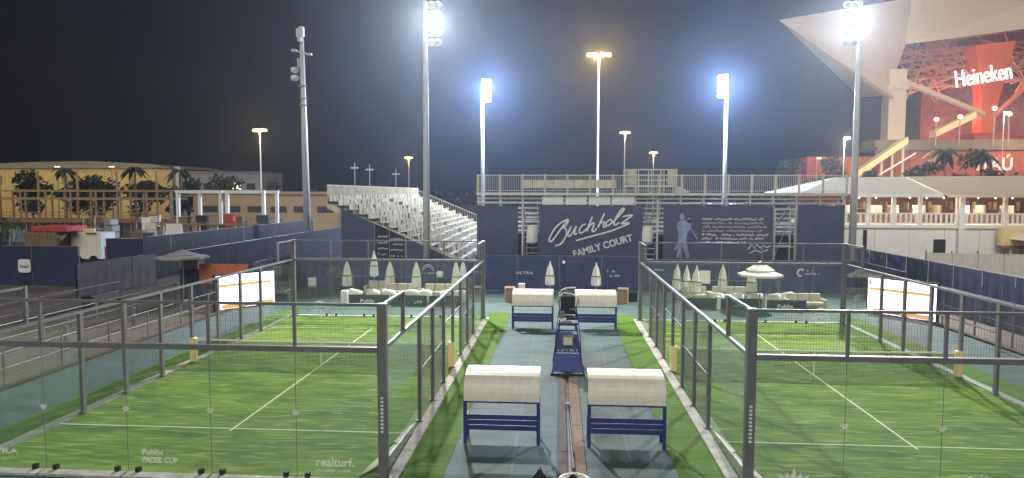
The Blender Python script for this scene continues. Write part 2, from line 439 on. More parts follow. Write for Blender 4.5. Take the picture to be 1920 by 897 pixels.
def cage(s, xi, label):
    xo = xi + s*10
    t = thing('padel_cage', label, 'court cage', (xi+s*5, YN, 0.0), group='glass padel cages')
    L = t.location
    def P(name, mesh_, x, y, z=0.0, rz=0.0, par=None):
        return piece(name, mesh_, par or t, (x-L.x, y-L.y, z), (0, 0, rz))
    # corner posts
    for x in (xi, xo):
        for y in (Y0, YF):
            wd = 0.10
            cp = MB(t).box(x-wd, x+wd, y-wd, y+wd, 0.05, 4.05).build('corner_post', 'steel', t, bevel=0.01)
            MB(t).box(x-0.17, x+0.17, y-0.17, y+0.17, 0.056, 0.08).build('base_plate', 'steel', cp)
            if y == Y0 and x == xi:
                b = MB(t)
                for i in range(10):
                    z = 1.15+i*0.085
                    b.box(x-0.03, x+0.03, y-wd-0.006, y-wd-0.001, z, z+0.05)
                tag(b.build('lettering', 'print', cp), kind='stuff')
    for y in (Y0, YF):
        MB(t).box(min(xi, xo)+0.1, max(xi, xo)-0.1, y-0.06, y+0.06, 2.94, 3.06).build('beam', 'steel', t)
        MB(t).box(min(xi, xo)+0.1, max(xi, xo)-0.1, y-0.03, y+0.03, 3.98, 4.04).build('top_rail', 'steel', t)
        for i in range(5):
            xa = min(xi, xo)+2*i
            g = P('glass_panel', GL, xa, y)
            P('wire_mesh', MESH_1, xa+0.05, y, 3.07)
        for i in range(1, 5):
            xa = min(xi, xo)+2*i
            MB(t).box(xa-0.035, xa+0.035, y-0.03, y+0.03, 3.06, 3.98).build('short_post', 'steel', t)
            MB(t).box(xa-0.004, xa+0.004, y-0.008, y+0.008, 0.07, 2.93).build('glass_joint', 'steel', t)
            for d in (-0.25, 0.25):
                P('clamp', CLIP, xa+d, y-0.02*(1 if y == Y0 else -1), 0.056)
            if y == Y0:
                P('sticker', EMBM, xa, y-0.02, 1.5)
    for x in (xi, xo):
        for i in range(2, 9):
            y = Y0+2*i
            p = MB(t).box(x-0.05, x+0.05, y-0.07, y+0.07, 0.05, 2.97).build('post', 'steel', t)
            MB(t).box(x-0.10, x+0.10, y-0.10, y+0.10, 0.056, 0.075).build('base_plate', 'steel', p)
        MB(t).box(x-0.04, x+0.04, Y0+0.1, YF-0.1, 2.97, 3.05).build('side_rail', 'steel', t)
        for (ya, yb) in ((Y0, Y0+2), (YF, YF-2)):
            MB(t).box(x-0.03, x+0.03, min(ya, yb)+(0.1 if ya < yb else 0), max(ya, yb)-(0.1 if ya > yb else 0), 3.98, 4.04).build('top_rail', 'steel', t)
            MB(t).box(x-0.045, x+0.045, yb-0.045, yb+0.045, 3.05, 4.045).build('short_post', 'steel', t)
            P('wire_mesh', MESH_1, x, min(ya, yb)+0.05, 3.06, PI/2)
        for i in (0, 1, 8, 9):
            P('glass_panel', GL, x, Y0+2*i, 0, PI/2)
        for i in (2, 3, 6, 7):
            y = Y0+2*i
            P('wire_mesh', MESH_3, x, y+0.05, 0.06, PI/2)
        MB(t).box(x-0.02, x+0.02, Y0+4.05, Y0+7.95, 1.46, 1.50).build('mid_rail', 'steel', t)
        MB(t).box(x-0.02, x+0.02, Y0+12.05, Y0+15.95, 1.46, 1.50).build('mid_rail', 'steel', t)
        # half-height mesh beside the doorways next to the net
        for y in (Y0+8, Y0+10):
            MB(t).box(x-0.02, x+0.02, y+0.05, y+1.95, 2.0, 2.05).build('door_lintel', 'steel', t)
            P('wire_mesh', MESH_1, x, y+0.05, 2.05, PI/2)
    return t
cageL = cage(-1, XL, 'dark steel and glass padel cage holding the left turf court')
cageR = cage(1, XR, 'dark steel and glass padel cage holding the right turf court')
def print_text(parent, body, x, y, z, w, h, m='print', bold=0.0, name='lettering'):
    L = parent.location
    return piece(name, text_mesh(body, w, h, 0.003, m, bold), parent, (x-L.x, y-L.y, z-L.z), (PI/2, 0, 0))
yg = Y0-0.03
print_text(cageL, 'ULTRA', -13.05, yg, 0.40, 0.95, 0.11)
print_text(cageL, 'Publix', -9.30, yg, 0.46, 0.50, 0.13, bold=0.01)
print_text(cageL, 'PADEL CUP', -9.13, yg, 0.28, 0.84, 0.13, bold=0.01)
print_text(cageL, 'realturf.', -5.02, yg, 0.32, 0.86, 0.20, bold=0.01)
b = MB(cageL); dashes(b, -5.44, 0.20, 0.8, 0.03, yg, 20, 3); tag(b.build('lettering', 'print', cageL), kind='stuff')
# crown and text on the near glass of the right court
b = MB(cageR)
cx, cz = 5.08, 0.34
for k, (dx, h) in enumerate(((-0.24, .10), (-0.12, .16), (0, .26), (.12, .16), (.24, .10))):
    b.add([(cx+dx-.07, yg, cz), (cx+dx+.07, yg, cz), (cx+dx*1.25, yg, cz+h)], [(0, 1, 2)])
b.box(cx-.28, cx+.28, yg-.003, yg, cz-.03, cz-.005)
b.build('crown_emblem', 'print', cageR)
print_text(cageR, 'PADEL CUP', 5.08, yg, 0.13, 0.86, 0.14, bold=0.01)
print_text(cageR, 'Publix', 8.98, yg, 0.34, 0.60, 0.17, bold=0.01)
# logos on the far glass
for par, x in ((cageL, -12.55), (cageR, 13.05)):
    yb = YF-0.03
    b = MB(par)
    n = 10
    b.prism([(x+.33*math.cos(PI*i/n), 0.52+.33*math.sin(PI*i/n)) for i in range(n+1)], 'y', yb-.004, yb)
    b.build('dome_emblem', 'print', par)
    b = MB(par); dashes(b, x-.45, .22, .6, .15, yb, 5, 5)
    b.tube([(x+.25, yb, .42), (x+.42, yb, .36), (x+.36, yb, .2), (x+.2, yb, .1)], .04, 4, ry=.1); tag(b.build('lettering', 'print', par), kind='stuff')

# vinyl sheets propped inside the near corners
def vinyl(s, xi, label):
    b = MB(); nx, ny = 5, 9
    rr = random.Random(3+s)
    for j in range(ny):
        for i in range(nx):
            u, w = i/(nx-1), j/(ny-1)
            b.v.append(Vector((xi+s*(0.03+u*(0.60-0.42*w)), Y0+0.2+w*3.3, 0.34*(1-u)*(1-0.6*w)+.03+rr.uniform(-.01, .01))))
    for j in range(ny-1):
        for i in range(nx-1):
            k = j*nx+i; b.f.append((k, k+1, k+nx+1, k+nx))
    o = solo('vinyl_sheet', b, 'cream', label, 'sheet', smooth=True)
    so = o.modifiers.new('solid', 'SOLIDIFY'); so.thickness = 0.008
    MB(o).tube([(xi+s*.06, Y0+1.5, .31), (xi+s*.2, Y0+1.8, .22), (xi+s*.3, Y0+1.5, .17), (xi+s*.42, Y0+1.85, .12)], .02, 5).build('cord', 'wood2', o)
    return o
vinyl(-1, XL, 'cream vinyl sheet propped in the near corner of the left cage')
vinyl(1, XR, 'pale vinyl sheet propped in the near corner of the right cage')

# ------------------------------------------------------------------ nets
def net(s, xi, label):
    xo = xi+s*10; xa, xb = min(xi, xo), max(xi, xo)
    t = thing('padel_net', label, 'net', (xi+s*5, YN, 0.02), group='padel nets')
    b = MB(t); w = xb-xa-0.3
    n = int(w/0.05)
    for i in range(n+1):
        x = xa+.15+w*i/n; b.box(x-.005, x+.005, YN-.003, YN+.003, 0.03, 0.86)
    for j in range(17):
        z = 0.04+j*0.05; b.box(xa+.15, xb-.15, YN-.0025, YN+.0025, z-.005, z+.005)
    b.build('net_mesh', 'netmesh', t)
    MB(t).tube([(xa+.12, YN, .92), (xa+2.5, YN, .885), (xi+s*5, YN, .88), (xb-2.5, YN, .885), (xb-.12, YN, .92)], .035, 6, ry=.5).build('band', 'band', t)
    MB(t).box(xi+s*5-.025, xi+s*5+.025, YN-.012, YN-.004, .03, .85).build('centre_strap', 'band', t)
    for x in (xa+.05, xb-.05):
        p = MB(t).bar((x, YN, 0.03), (x, YN, 1.02), .05, n=8).build('post', 'steel', t)
        MB(t).box(x-.115, x+.115, YN-.12, YN+.12, .06, 1.0).build('pad', 'pad', p, bevel=.05)
net(-1, XL, 'black net with white band across the left court')
net(1, XR, 'black net with white band across the right court')

# ================================================================== CENTRE WALKWAY
def bench(loc, label):
    t = thing('player_bench', label, 'bench', loc, group='canopied player benches')
    W = 0.95
    for x in (-W, W):
        MB().box(x-.045, x+.045, -.04, .04, 0, 1.28).build('leg', 'navyblue', t)
        MB().box(x-.035, x+.035, .50, .57, 0, 0.66).build('leg', 'navyblue', t)
        MB().box(x-.03, x+.03, .036, .50, .62, .67).build('armrest', 'navyblue', t)
        pts = [(x, -.03, 1.28), (x, 0.0, 1.42), (x, .09, 1.57), (x, .26, 1.69), (x, .52, 1.75), (x, .95, 1.76)]
        MB().tube(pts, .022, 6).build('canopy_rib', 'navyblue', t)
    for k, z in enumerate((.36, .50, .64)):
        MB().box(-W+.036, W-.036, -.03, .012, z, z+.128).build('back_slat', 'navyblue', t, bevel=.008)
    for k in range(4):
        MB().box(-W+.036, W-.036, .06+k*.12, .16+k*.12, .40, .44).build('seat_slat', 'navyblue', t, bevel=.008)
    MB().box(-.03, .03, .02, .52, .34, .398).build('seat_bearer', 'navyblue', t)
    prof = [(-.055, 1.13), (-.055, 1.26), (-.05, 1.36), (-.02, 1.47), (.03, 1.56), (.10, 1.64), (.22, 1.72), (.36, 1.765), (.54, 1.785), (.98, 1.79)]
    b = MB(); n = 9
    for i in range(n):
        x = -W-.03+(2*W+.06)*i/(n-1)
        for (y, z) in prof: b.v.append(Vector((x, y, z+.006*(i % 2))))
    m = len(prof)
    for i in range(n-1):
        for j in range(m-1):
            b.f.append((i*m+j, (i+1)*m+j, (i+1)*m+j+1, i*m+j+1))
    c = b.build('canopy', 'cream', t)
    so = c.modifiers.new('s', 'SOLIDIFY'); so.thickness = .012; so.offset = 1
    MB().box(-W-.04, W+.04, -.08, -.045, 1.09, 1.13).build('canopy_hem', 'navyblue', c)
    MB().box(-.86, -.35, -.036, -.031, .615, .635).build('lettering', 'tan', t)
    return t
bench((-1.46, 17.27, 0.003), 'cream canopied blue bench at front left of the brown cable trench')
bench((1.74, 17.21, 0.003), 'cream canopied blue bench at front right of the brown cable trench')
bench((-1.25, 32.3, 0.003), 'cream canopied blue bench beyond the umpire chair, on its left')
bench((1.75, 32.3, 0.003), 'cream canopied blue bench beyond the umpire chair, on its right')

def umpire():
    t = thing('umpire_chair', 'tall navy blue umpire chair standing between the two nets', 'umpire chair', (0.33, 24.55, 0.003))
    for sx in (-1, 1):
        MB().bar((sx*.56, -.45, 0), (sx*.30, .02, 1.75), .03, n=6).build('leg', 'navyblue', t)
        MB().bar((sx*.56, 1.0, 0), (sx*.30, .55, 1.75), .03, n=6).build('leg', 'navyblue', t)
        MB().bar((sx*.30, .02, 1.75), (sx*.30, .05, 2.35), .028, n=6).build('arm_post', 'navyblue', t)
        MB().box(sx*.30-.035, sx*.30+.035, .06, .52, 2.16, 2.20).build('armrest', 'black', t)
        MB().bar((sx*.545, -.42, .1), (sx*.545, .97, .1), .02).build('skid', 'navyblue', t)
    for k in range(5):
        z = .95+k*.19; f = 1-z/1.75
        hw = .30+.26*f-.02; y = .02-.47*f
        MB().box(-hw, hw, y-.06, y+.08, z, z+.035).build('step', 'navyblue', t)
    p = MB().add([(-.54, -.455, .12), (.54, -.455, .12), (.46, -.31, .76), (-.46, -.31, .76),
                  (-.54, -.435, .12), (.54, -.435, .12), (.46, -.29, .76), (-.46, -.29, .76)],
                 [(0,1,2,3),(7,6,5,4),(0,4,5,1),(1,5,6,2),(2,6,7,3),(3,7,4,0)]).build('front_panel', 'bluepanel', t)
    p2 = MB().add([(-.46, -.315, .79), (.46, -.315, .79), (.38, -.17, 1.42), (-.38, -.17, 1.42),
                  (-.46, -.295, .79), (.46, -.295, .79), (.38, -.15, 1.42), (-.38, -.15, 1.42)],
                 [(0,1,2,3),(7,6,5,4),(0,4,5,1),(1,5,6,2),(2,6,7,3),(3,7,4,0)]).build('upper_panel', 'navyblue', t)
    b = MB(); dashes(b, -.36, .84, .72, .07, -.325, 12, 9); tag(b.build('lettering', 'print', p2), kind='stuff')
    MB().box(-.20, .20, -.36, -.19, 1.04, 1.40).build('monitor_case', 'greyscreen', t, bevel=.02)
    MB().box(-.15, .15, -.366, -.361, 1.08, 1.36).build('monitor_face', 'alu', t)
    MB().box(-.40, .40, -.04, .62, 1.75, 1.80).build('platform', 'navyblue', t)
    MB().box(-.27, .27, .10, .56, 1.88, 2.0).build('seat', 'black', t, bevel=.03)
    MB().box(-.27, .27, .53, .62, 2.02, 2.72).build('backrest', 'black', t, bevel=.04)
    MB().box(-.34, -.06, -.10, .02, 1.93, 1.97).build('desk', 'white', t)
    MB().cbox((.24, -.06, 1.86), .2, .12, .08, .3).build('towel', 'white', t, bevel=.02)
    MB().box(-.26, .26, -.1, .05, 1.805, 1.87).build('console', 'card', t)
    MB().box(-.62, .62, -.52, -.46, 0, .07).build('base_bar', 'black', t)
    MB().box(-.3, .34, .1, .55, .02, .5).build('storage_crate', 'black', t, bevel=.02)
    for sx in (-1, 1):
        MB().tube([(sx*.47, -.36, .75), (sx*.44, -.42, 1.3), (sx*.36, -.12, 2.0), (sx*.33, .05, 2.2)], .018, 6).build('handrail', 'navyblue', t)
    MB().tube([(.2, -.3, 1.38), (.35, -.4, 1.1), (.5, -.5, .4), (.75, -.7, .02)], .012, 5).build('cable', 'black', t)
    MB().cbox((-.22, .0, 2.1), .18, .12, .26, .2).build('camera', 'greyscreen', t, bevel=.02)
    MB().cbox((.16, -.02, 2.26), .2, .1, .12, -.2).build('screen', 'black', t, bevel=.01)
    # bare sunshade hoops
    MB().tube([(-.38, .0, 2.55), (-.34, -.05, 2.78), (-.15, -.1, 2.92), (.12, -.08, 2.88), (.34, 0, 2.76), (.42, .1, 2.55), (.40, .2, 2.3)], .028, 6).build('shade_hoop', 'cream', t)
    MB().tube([(-.34, .45, 2.80), (-.22, .4, 2.95), (.0, .35, 3.03), (.28, .3, 3.05)], .028, 6).build('shade_hoop', 'cream', t)
    MB().bar((-.3, .5, 2.2), (-.36, .2, 2.8), .02).build('hoop_stay', 'navyblue', t)
    MB().bar((.3, .5, 2.2), (.38, .1, 2.7), .02).build('hoop_stay', 'navyblue', t)
umpire()

# cable trench cover boards
tr = thing('cable_trench_cover', 'brown timber boards covering the cable trench down the walkway', 'boards', (0.34, 14, 0.003))
for i in range(8):
    ya, yb = 4.0+i*2.55, 4.0+(i+1)*2.55-0.02
    MB(tr).box(0.02, 0.24, ya, yb, 0.004, 0.05+.004*(i % 2)).build('board', 'wood2', tr)
    MB(tr).box(0.345, 0.66, ya-.6, yb-.6, 0.004, 0.055+.004*((i+1) % 2)).build('board', 'wood', tr)
    MB(tr).box(0.245, 0.34, ya, yb, 0.004, 0.02).build('trough', 'black', tr)
bp_ = thing('boom_pole', 'thin black pole lying along the brown trench boards', 'pole', (0.31, 15.6, 0.06))
MB(bp_).bar((0.36, 15.4, 0.14), (0.28, 20.3, 0.10), .035, .02, 8).build('shaft', 'black', bp_)
MB(bp_).bar((0.40, 15.7, 0.10), (0.35, 20.1, 0.085), .012, .012, 6).build('cable', 'tan', bp_)
MB(bp_).cbox((0.28, 20.35, .10), .12, .22, .12).build('clamp', 'greyscreen', bp_, bevel=.02)
tb = thing('tub', 'cream round tub at the near end of the brown trench', 'tub', (0.36, 14.5, 0.065))
MB().lathe([(.24, 0), (.30, .06), (.32, .20), (.34, .21), (.34, .24), (.29, .24), (.26, .06), (.05, .05)], n=20).build('shell', 'cream', tb, smooth=True)
MB().lathe([(.13, .05), (.15, .16), (.10, .30), (.03, .36)], (-.02, -.02, 0), n=9, wob=.1).build('black_bundle', 'black', tb)
bg_ = thing('equipment_bag', 'black pointed bag standing on the teal walkway left of the trench', 'bag', (-0.40, 14.75, 0.003))
MB().lathe([(.22, 0), (.24, .08), (.17, .2), (.07, .32), (.03, .40)], n=9, wob=.1).build('sack', 'black', bg_)
MB().tube([(-.02, 0, .38), (.0, 0, .46), (.04, 0, .38)], .012, 5).build('loop', 'black', bg_)

def carton(loc, rz, label):
    t = thing('cardboard_box', label, 'box', loc, rz, 'cardboard boxes by the benches')
    MB().box(-.33, .33, -.3, .3, 0, .80).build('carton', 'card', t)
    MB().box(-.34, .34, -.035, .035, .80, .803).build('tape', 'tan', t)
    for s in (-1, 1):
        MB().cbox((0, s*.36, .83), .64, .2, .008, 0, s*.5).build('flap', 'card', t)
carton((-2.9, 40.5, 0), .15, 'brown cardboard box beside the far left bench, before the navy fence')
carton((3.75, 40.5, 0), -.2, 'brown cardboard box beside the far right bench, before the navy fence')
solo('white_cooler', MB().box(-2.5, -2.1, 41.5, 41.9, .0, .95), 'white', 'small white box behind the left cardboard box', 'box', bevel=.04)
solo('black_case', MB().box(4.15, 4.7, 41, 41.5, .0, .6), 'black', 'black equipment case beside the right cardboard box', 'case', bevel=.03)

# ================================================================== NAVY FENCES
def fence(name, label, p, q, h, m='navy', step=2.5, post='steel', kick=0.0):
    p, q = Vector((*p, 0)), Vector((*q, 0)); d = q-p; n = max(1, round(d.length/step)); rz = math.atan2(d.y, d.x)
    t = thing(name, label, 'fence', (p.x, p.y, 0), rz)
    w = d.length/n
    pm = MB()
    k = 6
    for i in range(k+1):
        x = .03+(w-.06)*i/k; y = .012*(1 if i % 2 else -1)
        pm.v += [Vector((x, y-.004, .06)), Vector((x, y*.3-.004, h)), Vector((x, y+.004, .06)), Vector((x, y*.3+.004, h))]
    for i in range(k):
        a = i*4; b2 = a+4
        pm.f += [(a, b2, b2+1, a+1), (a+2, a+3, b2+3, b2+2)]
    me = pm.mesh('screen_panel', m)
    for i in range(n):
        piece('screen_panel', me, t, (w*i, 0, 0))
    po = MB().box(-.03, .03, .03, .09, 0, h+.04).mesh('post', post)
    for i in range(n+1):
        piece('post', po, t, (w*i, 0, 0))
    MB().bar((0, .06, h+.02), (d.length, .06, h+.02), .025).build('top_rail', post, t)
    return t
fc = fence('windscreen_fence', 'navy windscreen fence across the far end between the two cages', (-5.6, 45.2), (5.6, 45.2), 2.33, 'navy')
fl = fence('windscreen_fence', 'navy windscreen fence behind the parasols of the left lounge', (-18.0, 45.0), (-5.65, 45.0), 2.08, 'navy')
fr = fence('windscreen_fence', 'navy windscreen fence behind the parasols of the right lounge', (5.65, 45.0), (19.0, 45.0), 2.15, 'navy')
fence('windscreen_fence', 'grey purple windscreen running from the left lit screen to the corner', (-17.9, 38.9), (-17.95, 44.9), 2.35, 'purple')
fence('windscreen_fence', 'grey purple windscreen running from the right lit screen to the corner', (18.95, 44.9), (18.9, 38.6), 2.2, 'purple')
fence('windscreen_fence', 'tall blue windscreen wall behind the left lit screen', (-23.3, 40.5), (-23.3, 72), 2.85, 'duskwall')
fence('windscreen_fence', 'long navy windscreen wall down the right edge below the pavilion', (21.3, 53.5), (21.3, 8), 2.62, 'navy')
fence('windscreen_fence', 'distant dusty navy wall in front of the white portal frames', (-30.2, 48), (-30.2, 82), 3.2, 'darkwall', 3.0)
fence('windscreen_fence', 'dark navy wall carrying the white rounded sign', (-50, 44.6), (-33.0, 44.6), 2.75, 'navy3', 3.4)
fence('windscreen_fence', 'wall of grey cloth screens between dark posts', (-29.3, 39.4), (-28.7, 46.6), 2.1, 'greyscreen', 2.3, 'black')
fence('windscreen_fence', 'dark wall continuing behind the grey cloth screens', (-33.0, 47.5), (-30.4, 47.9), 3.1, 'navy3', 2.4)
def ft(par, body, x, y, z, w, h, name='lettering'):
    L = par.location
    piece(name, text_mesh(body, w, h, .003, 'print', .01), par, (x-L.x, y-L.y, z), (PI/2, 0, 0))
ft(fc, 'ULTRA', -2.3, 45.15, 1.12, 1.15, .17)
b = MB(fc); dashes(b, 3.15, 1.3, .55, .13, 45.15, 5, 2); tag(b.build('lettering', 'print', fc), kind='stuff')
b = MB(fc); dashes(b, 3.35, 1.0, .65, .13, 45.15, 6, 4); tag(b.build('lettering', 'print', fc), kind='stuff')
b = MB(fl); dashes(b, -6.95, 1.35, .8, .12, 44.95, 6, 12); dashes(b, -6.95, 1.15, .5, .1, 44.95, 5, 13); tag(b.build('lettering', 'print', fl), kind='stuff')
b = MB(fl)
b.tube([(-8.75+.36*math.cos(R(a)), 44.95, 1.35+.36*math.sin(R(a))) for a in range(-10, 191, 20)], .03, 4, ry=.15)
b.tube([(-8.75+.22*math.cos(R(a)), 44.95, 1.38+.22*math.sin(R(a))) for a in range(0, 181, 20)], .025, 4, ry=.15)
dashes(b, -9.2, 1.1, .9, .1, 44.95, 8, 22); b.build('arch_emblem', 'print', fl)
b = MB(fr)
b.tube([(15.55+.22*math.cos(R(a)), 44.95, 1.42+.22*math.sin(R(a))) for a in range(40, 300, 20)], .07, 4, ry=.1)
dashes(b, 15.75, 1.5, .6, .1, 44.95, 6, 31); dashes(b, 15.7, 1.3, 1.2, .12, 44.95, 10, 32); b.build('crescent_emblem', 'print', fr)
b = MB(fr); dashes(b, 11.6, 1.28, .75, .13, 44.95, 5, 33); tag(b.build('lettering', 'print', fr), kind='stuff')
b = MB(fr); dashes(b, 6.2, 1.45, .7, .12, 44.95, 5, 34); tag(b.build('lettering', 'print', fr), kind='stuff')
# white rounded sign
sg = thing('rounded_sign', 'white rounded square sign on the dark navy wall', 'sign', (-36.85, 44.5, .95))
MB().prism([(sx_*.28+.18*math.cos(R(a)), .46+sz_*.28+.18*math.sin(R(a))) for sx_, sz_, a0 in ((1, 1, 0), (-1, 1, 90), (-1, -1, 180), (1, -1, 270)) for a in range(a0, a0+91, 30)], 'y', -.03, 0).build('plate', 'white', sg)
piece('lettering', text_mesh('Itaú', .62, .26, .003, 'navy3', .02), sg, (0, -.034, .3), (PI/2, 0, 0))

# low railings along the plaza
def railing(p, q, h, label, step=2.2, m='steel'):
    p, q = Vector((*p, 0)), Vector((*q, 0)); d = q-p; n = max(1, round(d.length/step)); rz = math.atan2(d.y, d.x); w = d.length/n
    t = thing('guard_railing', label, 'railing', (p.x, p.y, 0.0), rz, 'plaza railings')
    po = MB().box(-.03, .03, -.03, .03, -.02, h).mesh('post', m)
    for i in range(n+1): piece('post', po, t, (w*i, 0, 0))
    for z in (h-.04, h*.5):
        MB().bar((0, 0, z), (d.length, 0, z), .022).build('rail', m, t)
    return t
railing((-18.6, 16), (-18.6, 37.5), 1.15, 'low dark railing along the teal deck left of the left cage', 2.6)
railing((-22.3, 21), (-22.3, 38), 1.2, 'dark railing on the middle terrace of the brown plaza', 3.2)
railing((-26.3, 23), (-26.3, 39), 1.2, 'dark railing on the farthest terrace of the brown plaza', 3.2)
railing((19.2, 14), (19.2, 38), 1.9, 'dark railing between the right cage and the navy wall', 2.6)
g = thing('goal_frame', 'pale tubular goal frame on the brown plaza at the left edge', 'goal frame', (-27.8, 29.5, -.02))
MB().bar((0, 0, 0), (0, 0, 2.15), .06).build('upright', 'galv', g)
MB().bar((-3.6, 0, 0), (-3.6, 0, 2.15), .06).build('upright', 'galv', g)
MB().bar((-3.66, 0, 2.18), (.06, 0, 2.18), .06).build('crossbar', 'galv', g)
for (x, y, l) in ((-25.2, 34.6, 'dark litter bin standing on the brown plaza beyond the goal frame'),):
    t = thing('litter_bin', l, 'bin', (x, y, -.02))
    MB().lathe([(.22, 0), (.26, .05), (.26, .85)], n=12).build('body', 'black', t)
    MB().lathe([(.28, .85), (.28, .9), (.2, .98), (.05, 1.0)], n=12).build('lid', 'black', t)
for (x, y, l) in ((-20.2, 26.4, 'short dark bollard on the near terrace edge of the plaza'), (-20.3, 31, 'short dark bollard farther along the near terrace edge')):
    t = thing('bollard', l, 'bollard', (x, y, -.02), group='plaza bollards')
    MB().lathe([(.14, 0), (.14, .04), (.09, .06), (.09, .95)], n=10).build('shaft', 'steel', t)
    MB().lathe([(.105, .95), (.105, 1.02), (.03, 1.06)], n=10).build('cap', 'steel', t)

# ------------------------------------------------------------------ LED screens
def led(c, rz, w, h, label):
    t = thing('led_screen', label, 'screen', c, rz, 'lit display screens')
    MB().box(-w/2-.08, w/2+.08, .02, .22, .0, h+.16).build('cabinet', 'black', t)
    for s in (-1, 1):
        MB().bar((s*w*.4, .22, h*.8), (s*w*.4, .9, 0), .03).build('stand_leg', 'steel', t)
    n = 4
    for i in range(n):
        x = -w/2+w*i/n
        MB().box(x+.004, x+w/n-.004, .0, .02, .08, h+.08).build('display_tile', 'led', t)
    MB().box(-w/2+.08, w/2-.25, -.006, -.002, h*.70, h*.78).build('amber_strip', 'led_y', t)
    MB().box(-w/2+.3, w/2-.05, -.006, -.002, .10, .32).build('amber_strip', 'led_y', t)
    b = MB(); dashes(b, -w/2+.2, h*.86, 1.0, .12, -.003, 8, 5); b.box(-w/2+.05, -w/2+.16, -.006, -.002, h*.84, h*.98); tag(b.build('lettering', 'led_g', t), kind='stuff')
    return t
led((-17.6, 37.1, 0.0), math.atan2(2.9, 2.05), 3.5, 1.86, 'glowing white display screen beside the left court')
led((17.87, 36.85, 0.0), math.atan2(-2.8, 2.1), 3.5, 1.86, 'glowing white display screen beside the right court')
ob = thing('orange_banner', 'orange banner board standing behind the left display screen', 'banner', (-19.8, 38.75, 0))
MB(ob).box(-21.2, -18.25, 38.7, 38.76, 1.1, 2.3).build('board', 'orange', ob)
for x in (-21.0, -19.7, -18.5):
    MB(ob).bar((x, 38.8, 0), (x, 38.8, 2.25), .025).build('post', 'steel', ob)

# ================================================================== LOUNGE FURNITURE
def parasol_closed(loc, h, label, z0=.75, r=.20):
    t = thing('closed_parasol', label, 'parasol', loc, group='folded cream parasols')
    MB().lathe([(.30, 0), (.30, .05), (.06, .09), (.05, .22)], n=14).build('base', 'steel', t)
    MB().bar((0, 0, .2), (0, 0, h), .025, n=8).build('pole', 'galv', t)
    MB().lathe([(r*.85, z0), (r*1.15, z0+.08), (r*1.08, z0+(h-z0)*.35), (r*.72, z0+(h-z0)*.72), (.05, h-.08)], n=14, wob=.14).build('canopy', 'canvas', t)
    zs = z0+(h-z0)*.42
    MB().lathe([(r*1.19, zs), (r*1.21, zs+.03), (r*1.15, zs+.06)], n=14, wob=.06).build('strap', 'tan', t)
    MB().lathe([(.03, h-.08), (.05, h-.03), (.045, h+.04), (.01, h+.07)], n=8).build('finial', 'white', t)
    return t
for x, y, h, z0, r, l in (
    (-13.35, 42.0, 2.22, .60, .24, 'folded cream parasol at the left end of the left lounge'),
    (-10.95, 39.6, 3.0, 1.55, .20, 'tallest folded cream parasol, above the left lounge signboard'),
    (-10.75, 42.6, 2.15, .45, .26, 'folded cream parasol right behind the tallest one in the left lounge'),
    (-8.75, 41.2, 2.30, .65, .24, 'folded cream parasol in the middle of the left lounge sofas'),
    (-6.35, 41.6, 2.30, .60, .22, 'left one of two folded parasols touching, by the left cage corner'),
    (-5.95, 41.9, 2.30, .60, .22, 'right one of two folded parasols touching, by the left cage corner'),
    (-.56, 42.4, 2.20, .75, .24, 'folded cream parasol left of the umpire chair, before the navy fence'),
    (2.30, 42.4, 2.15, .75, .25, 'folded cream parasol right of the umpire chair, before the navy fence'),
    (7.05, 41.2, 2.25, .70, .22, 'folded cream parasol nearest the right cage corner'),
    (7.80, 42.2, 2.05, .45, .22, 'folded cream parasol second from the right cage corner'),
    (8.35, 42.0, 2.05, .45, .26, 'folded cream parasol beside the cream board in the right lounge'),
    (9.72, 41.2, 2.25, .70, .22, 'folded cream parasol between the cream board and the open parasol'),
    (11.5, 41.5, 2.0, .6, .26, 'folded cream parasol under the open parasol'),
): parasol_closed((x, y, 0), h, l, z0, r)
solo('cream_board', MB().box(8.65, 9.3, 42.6, 42.66, .95, 1.75), 'canvas', 'cream board hanging beside a folded parasol in the right lounge', 'board')
t = thing('board_stand', 'slim stand carrying the cream board', 'stand', (8.97, 42.7, 0))
MB().bar((0, 0, 0), (0, 0, 1.7), .025).build('pole', 'steel', t); MB().box(-.25, .25, -.02, .25, 0, .04).build('foot', 'steel', t)
def parasol_open(loc, h, r, label, m='canvas', sl=1.0, n=8):
    t = thing('open_parasol', label, 'parasol', loc)
    MB().lathe([(.35, 0), (.35, .06), (.06, .1), (.05, .25)], n=14).build('base', 'steel', t)
    MB().bar((0, 0, .2), (0, 0, h), .03, n=8).build('pole', 'galv', t)
    z1 = h-.62*r*.62*sl
    def cone(za, zb, ra, rb, name, par):
        b = MB()
        for (rr, z) in ((ra, za), ((ra+rb)/2, (za+zb)/2-.03), (rb, zb), (rb, zb-.12)):
            for j in range(n):
                a = 2*PI*(j+.5)/n; b.v.append(Vector((rr*math.cos(a), rr*math.sin(a), z)))
        for i in range(3):
            for j in range(n): b.f.append((i*n+j, i*n+(j+1) % n, (i+1)*n+(j+1) % n, (i+1)*n+j))
        c = b.build(name, m, par); s = c.modifiers.new('s', 'SOLIDIFY'); s.thickness = .01
        return c
    c = cone(z1+.05*sl, z1-.22*r*sl, .3*r, r, 'canopy', t)
    cone(h, z1-.02, .03, .62*r, 'vent_tier', c)
    for j in range(n):
        a = 2*PI*(j+.5)/n
        MB().bar((.04*math.cos(a), .04*math.sin(a), z1-.25), (.9*r*math.cos(a), .9*r*math.sin(a), z1-.24*r), .012, n=4).build('rib', 'galv', t)
    return t
parasol_open((11.15, 38.6, 0), 2.78, 1.22, 'open two tier cream parasol over the right lounge')
parasol_open((-21.9, 38.2, -.02), 3.2, 1.45, 'open grey parasol beside the orange banner', 'umbgrey', .45)
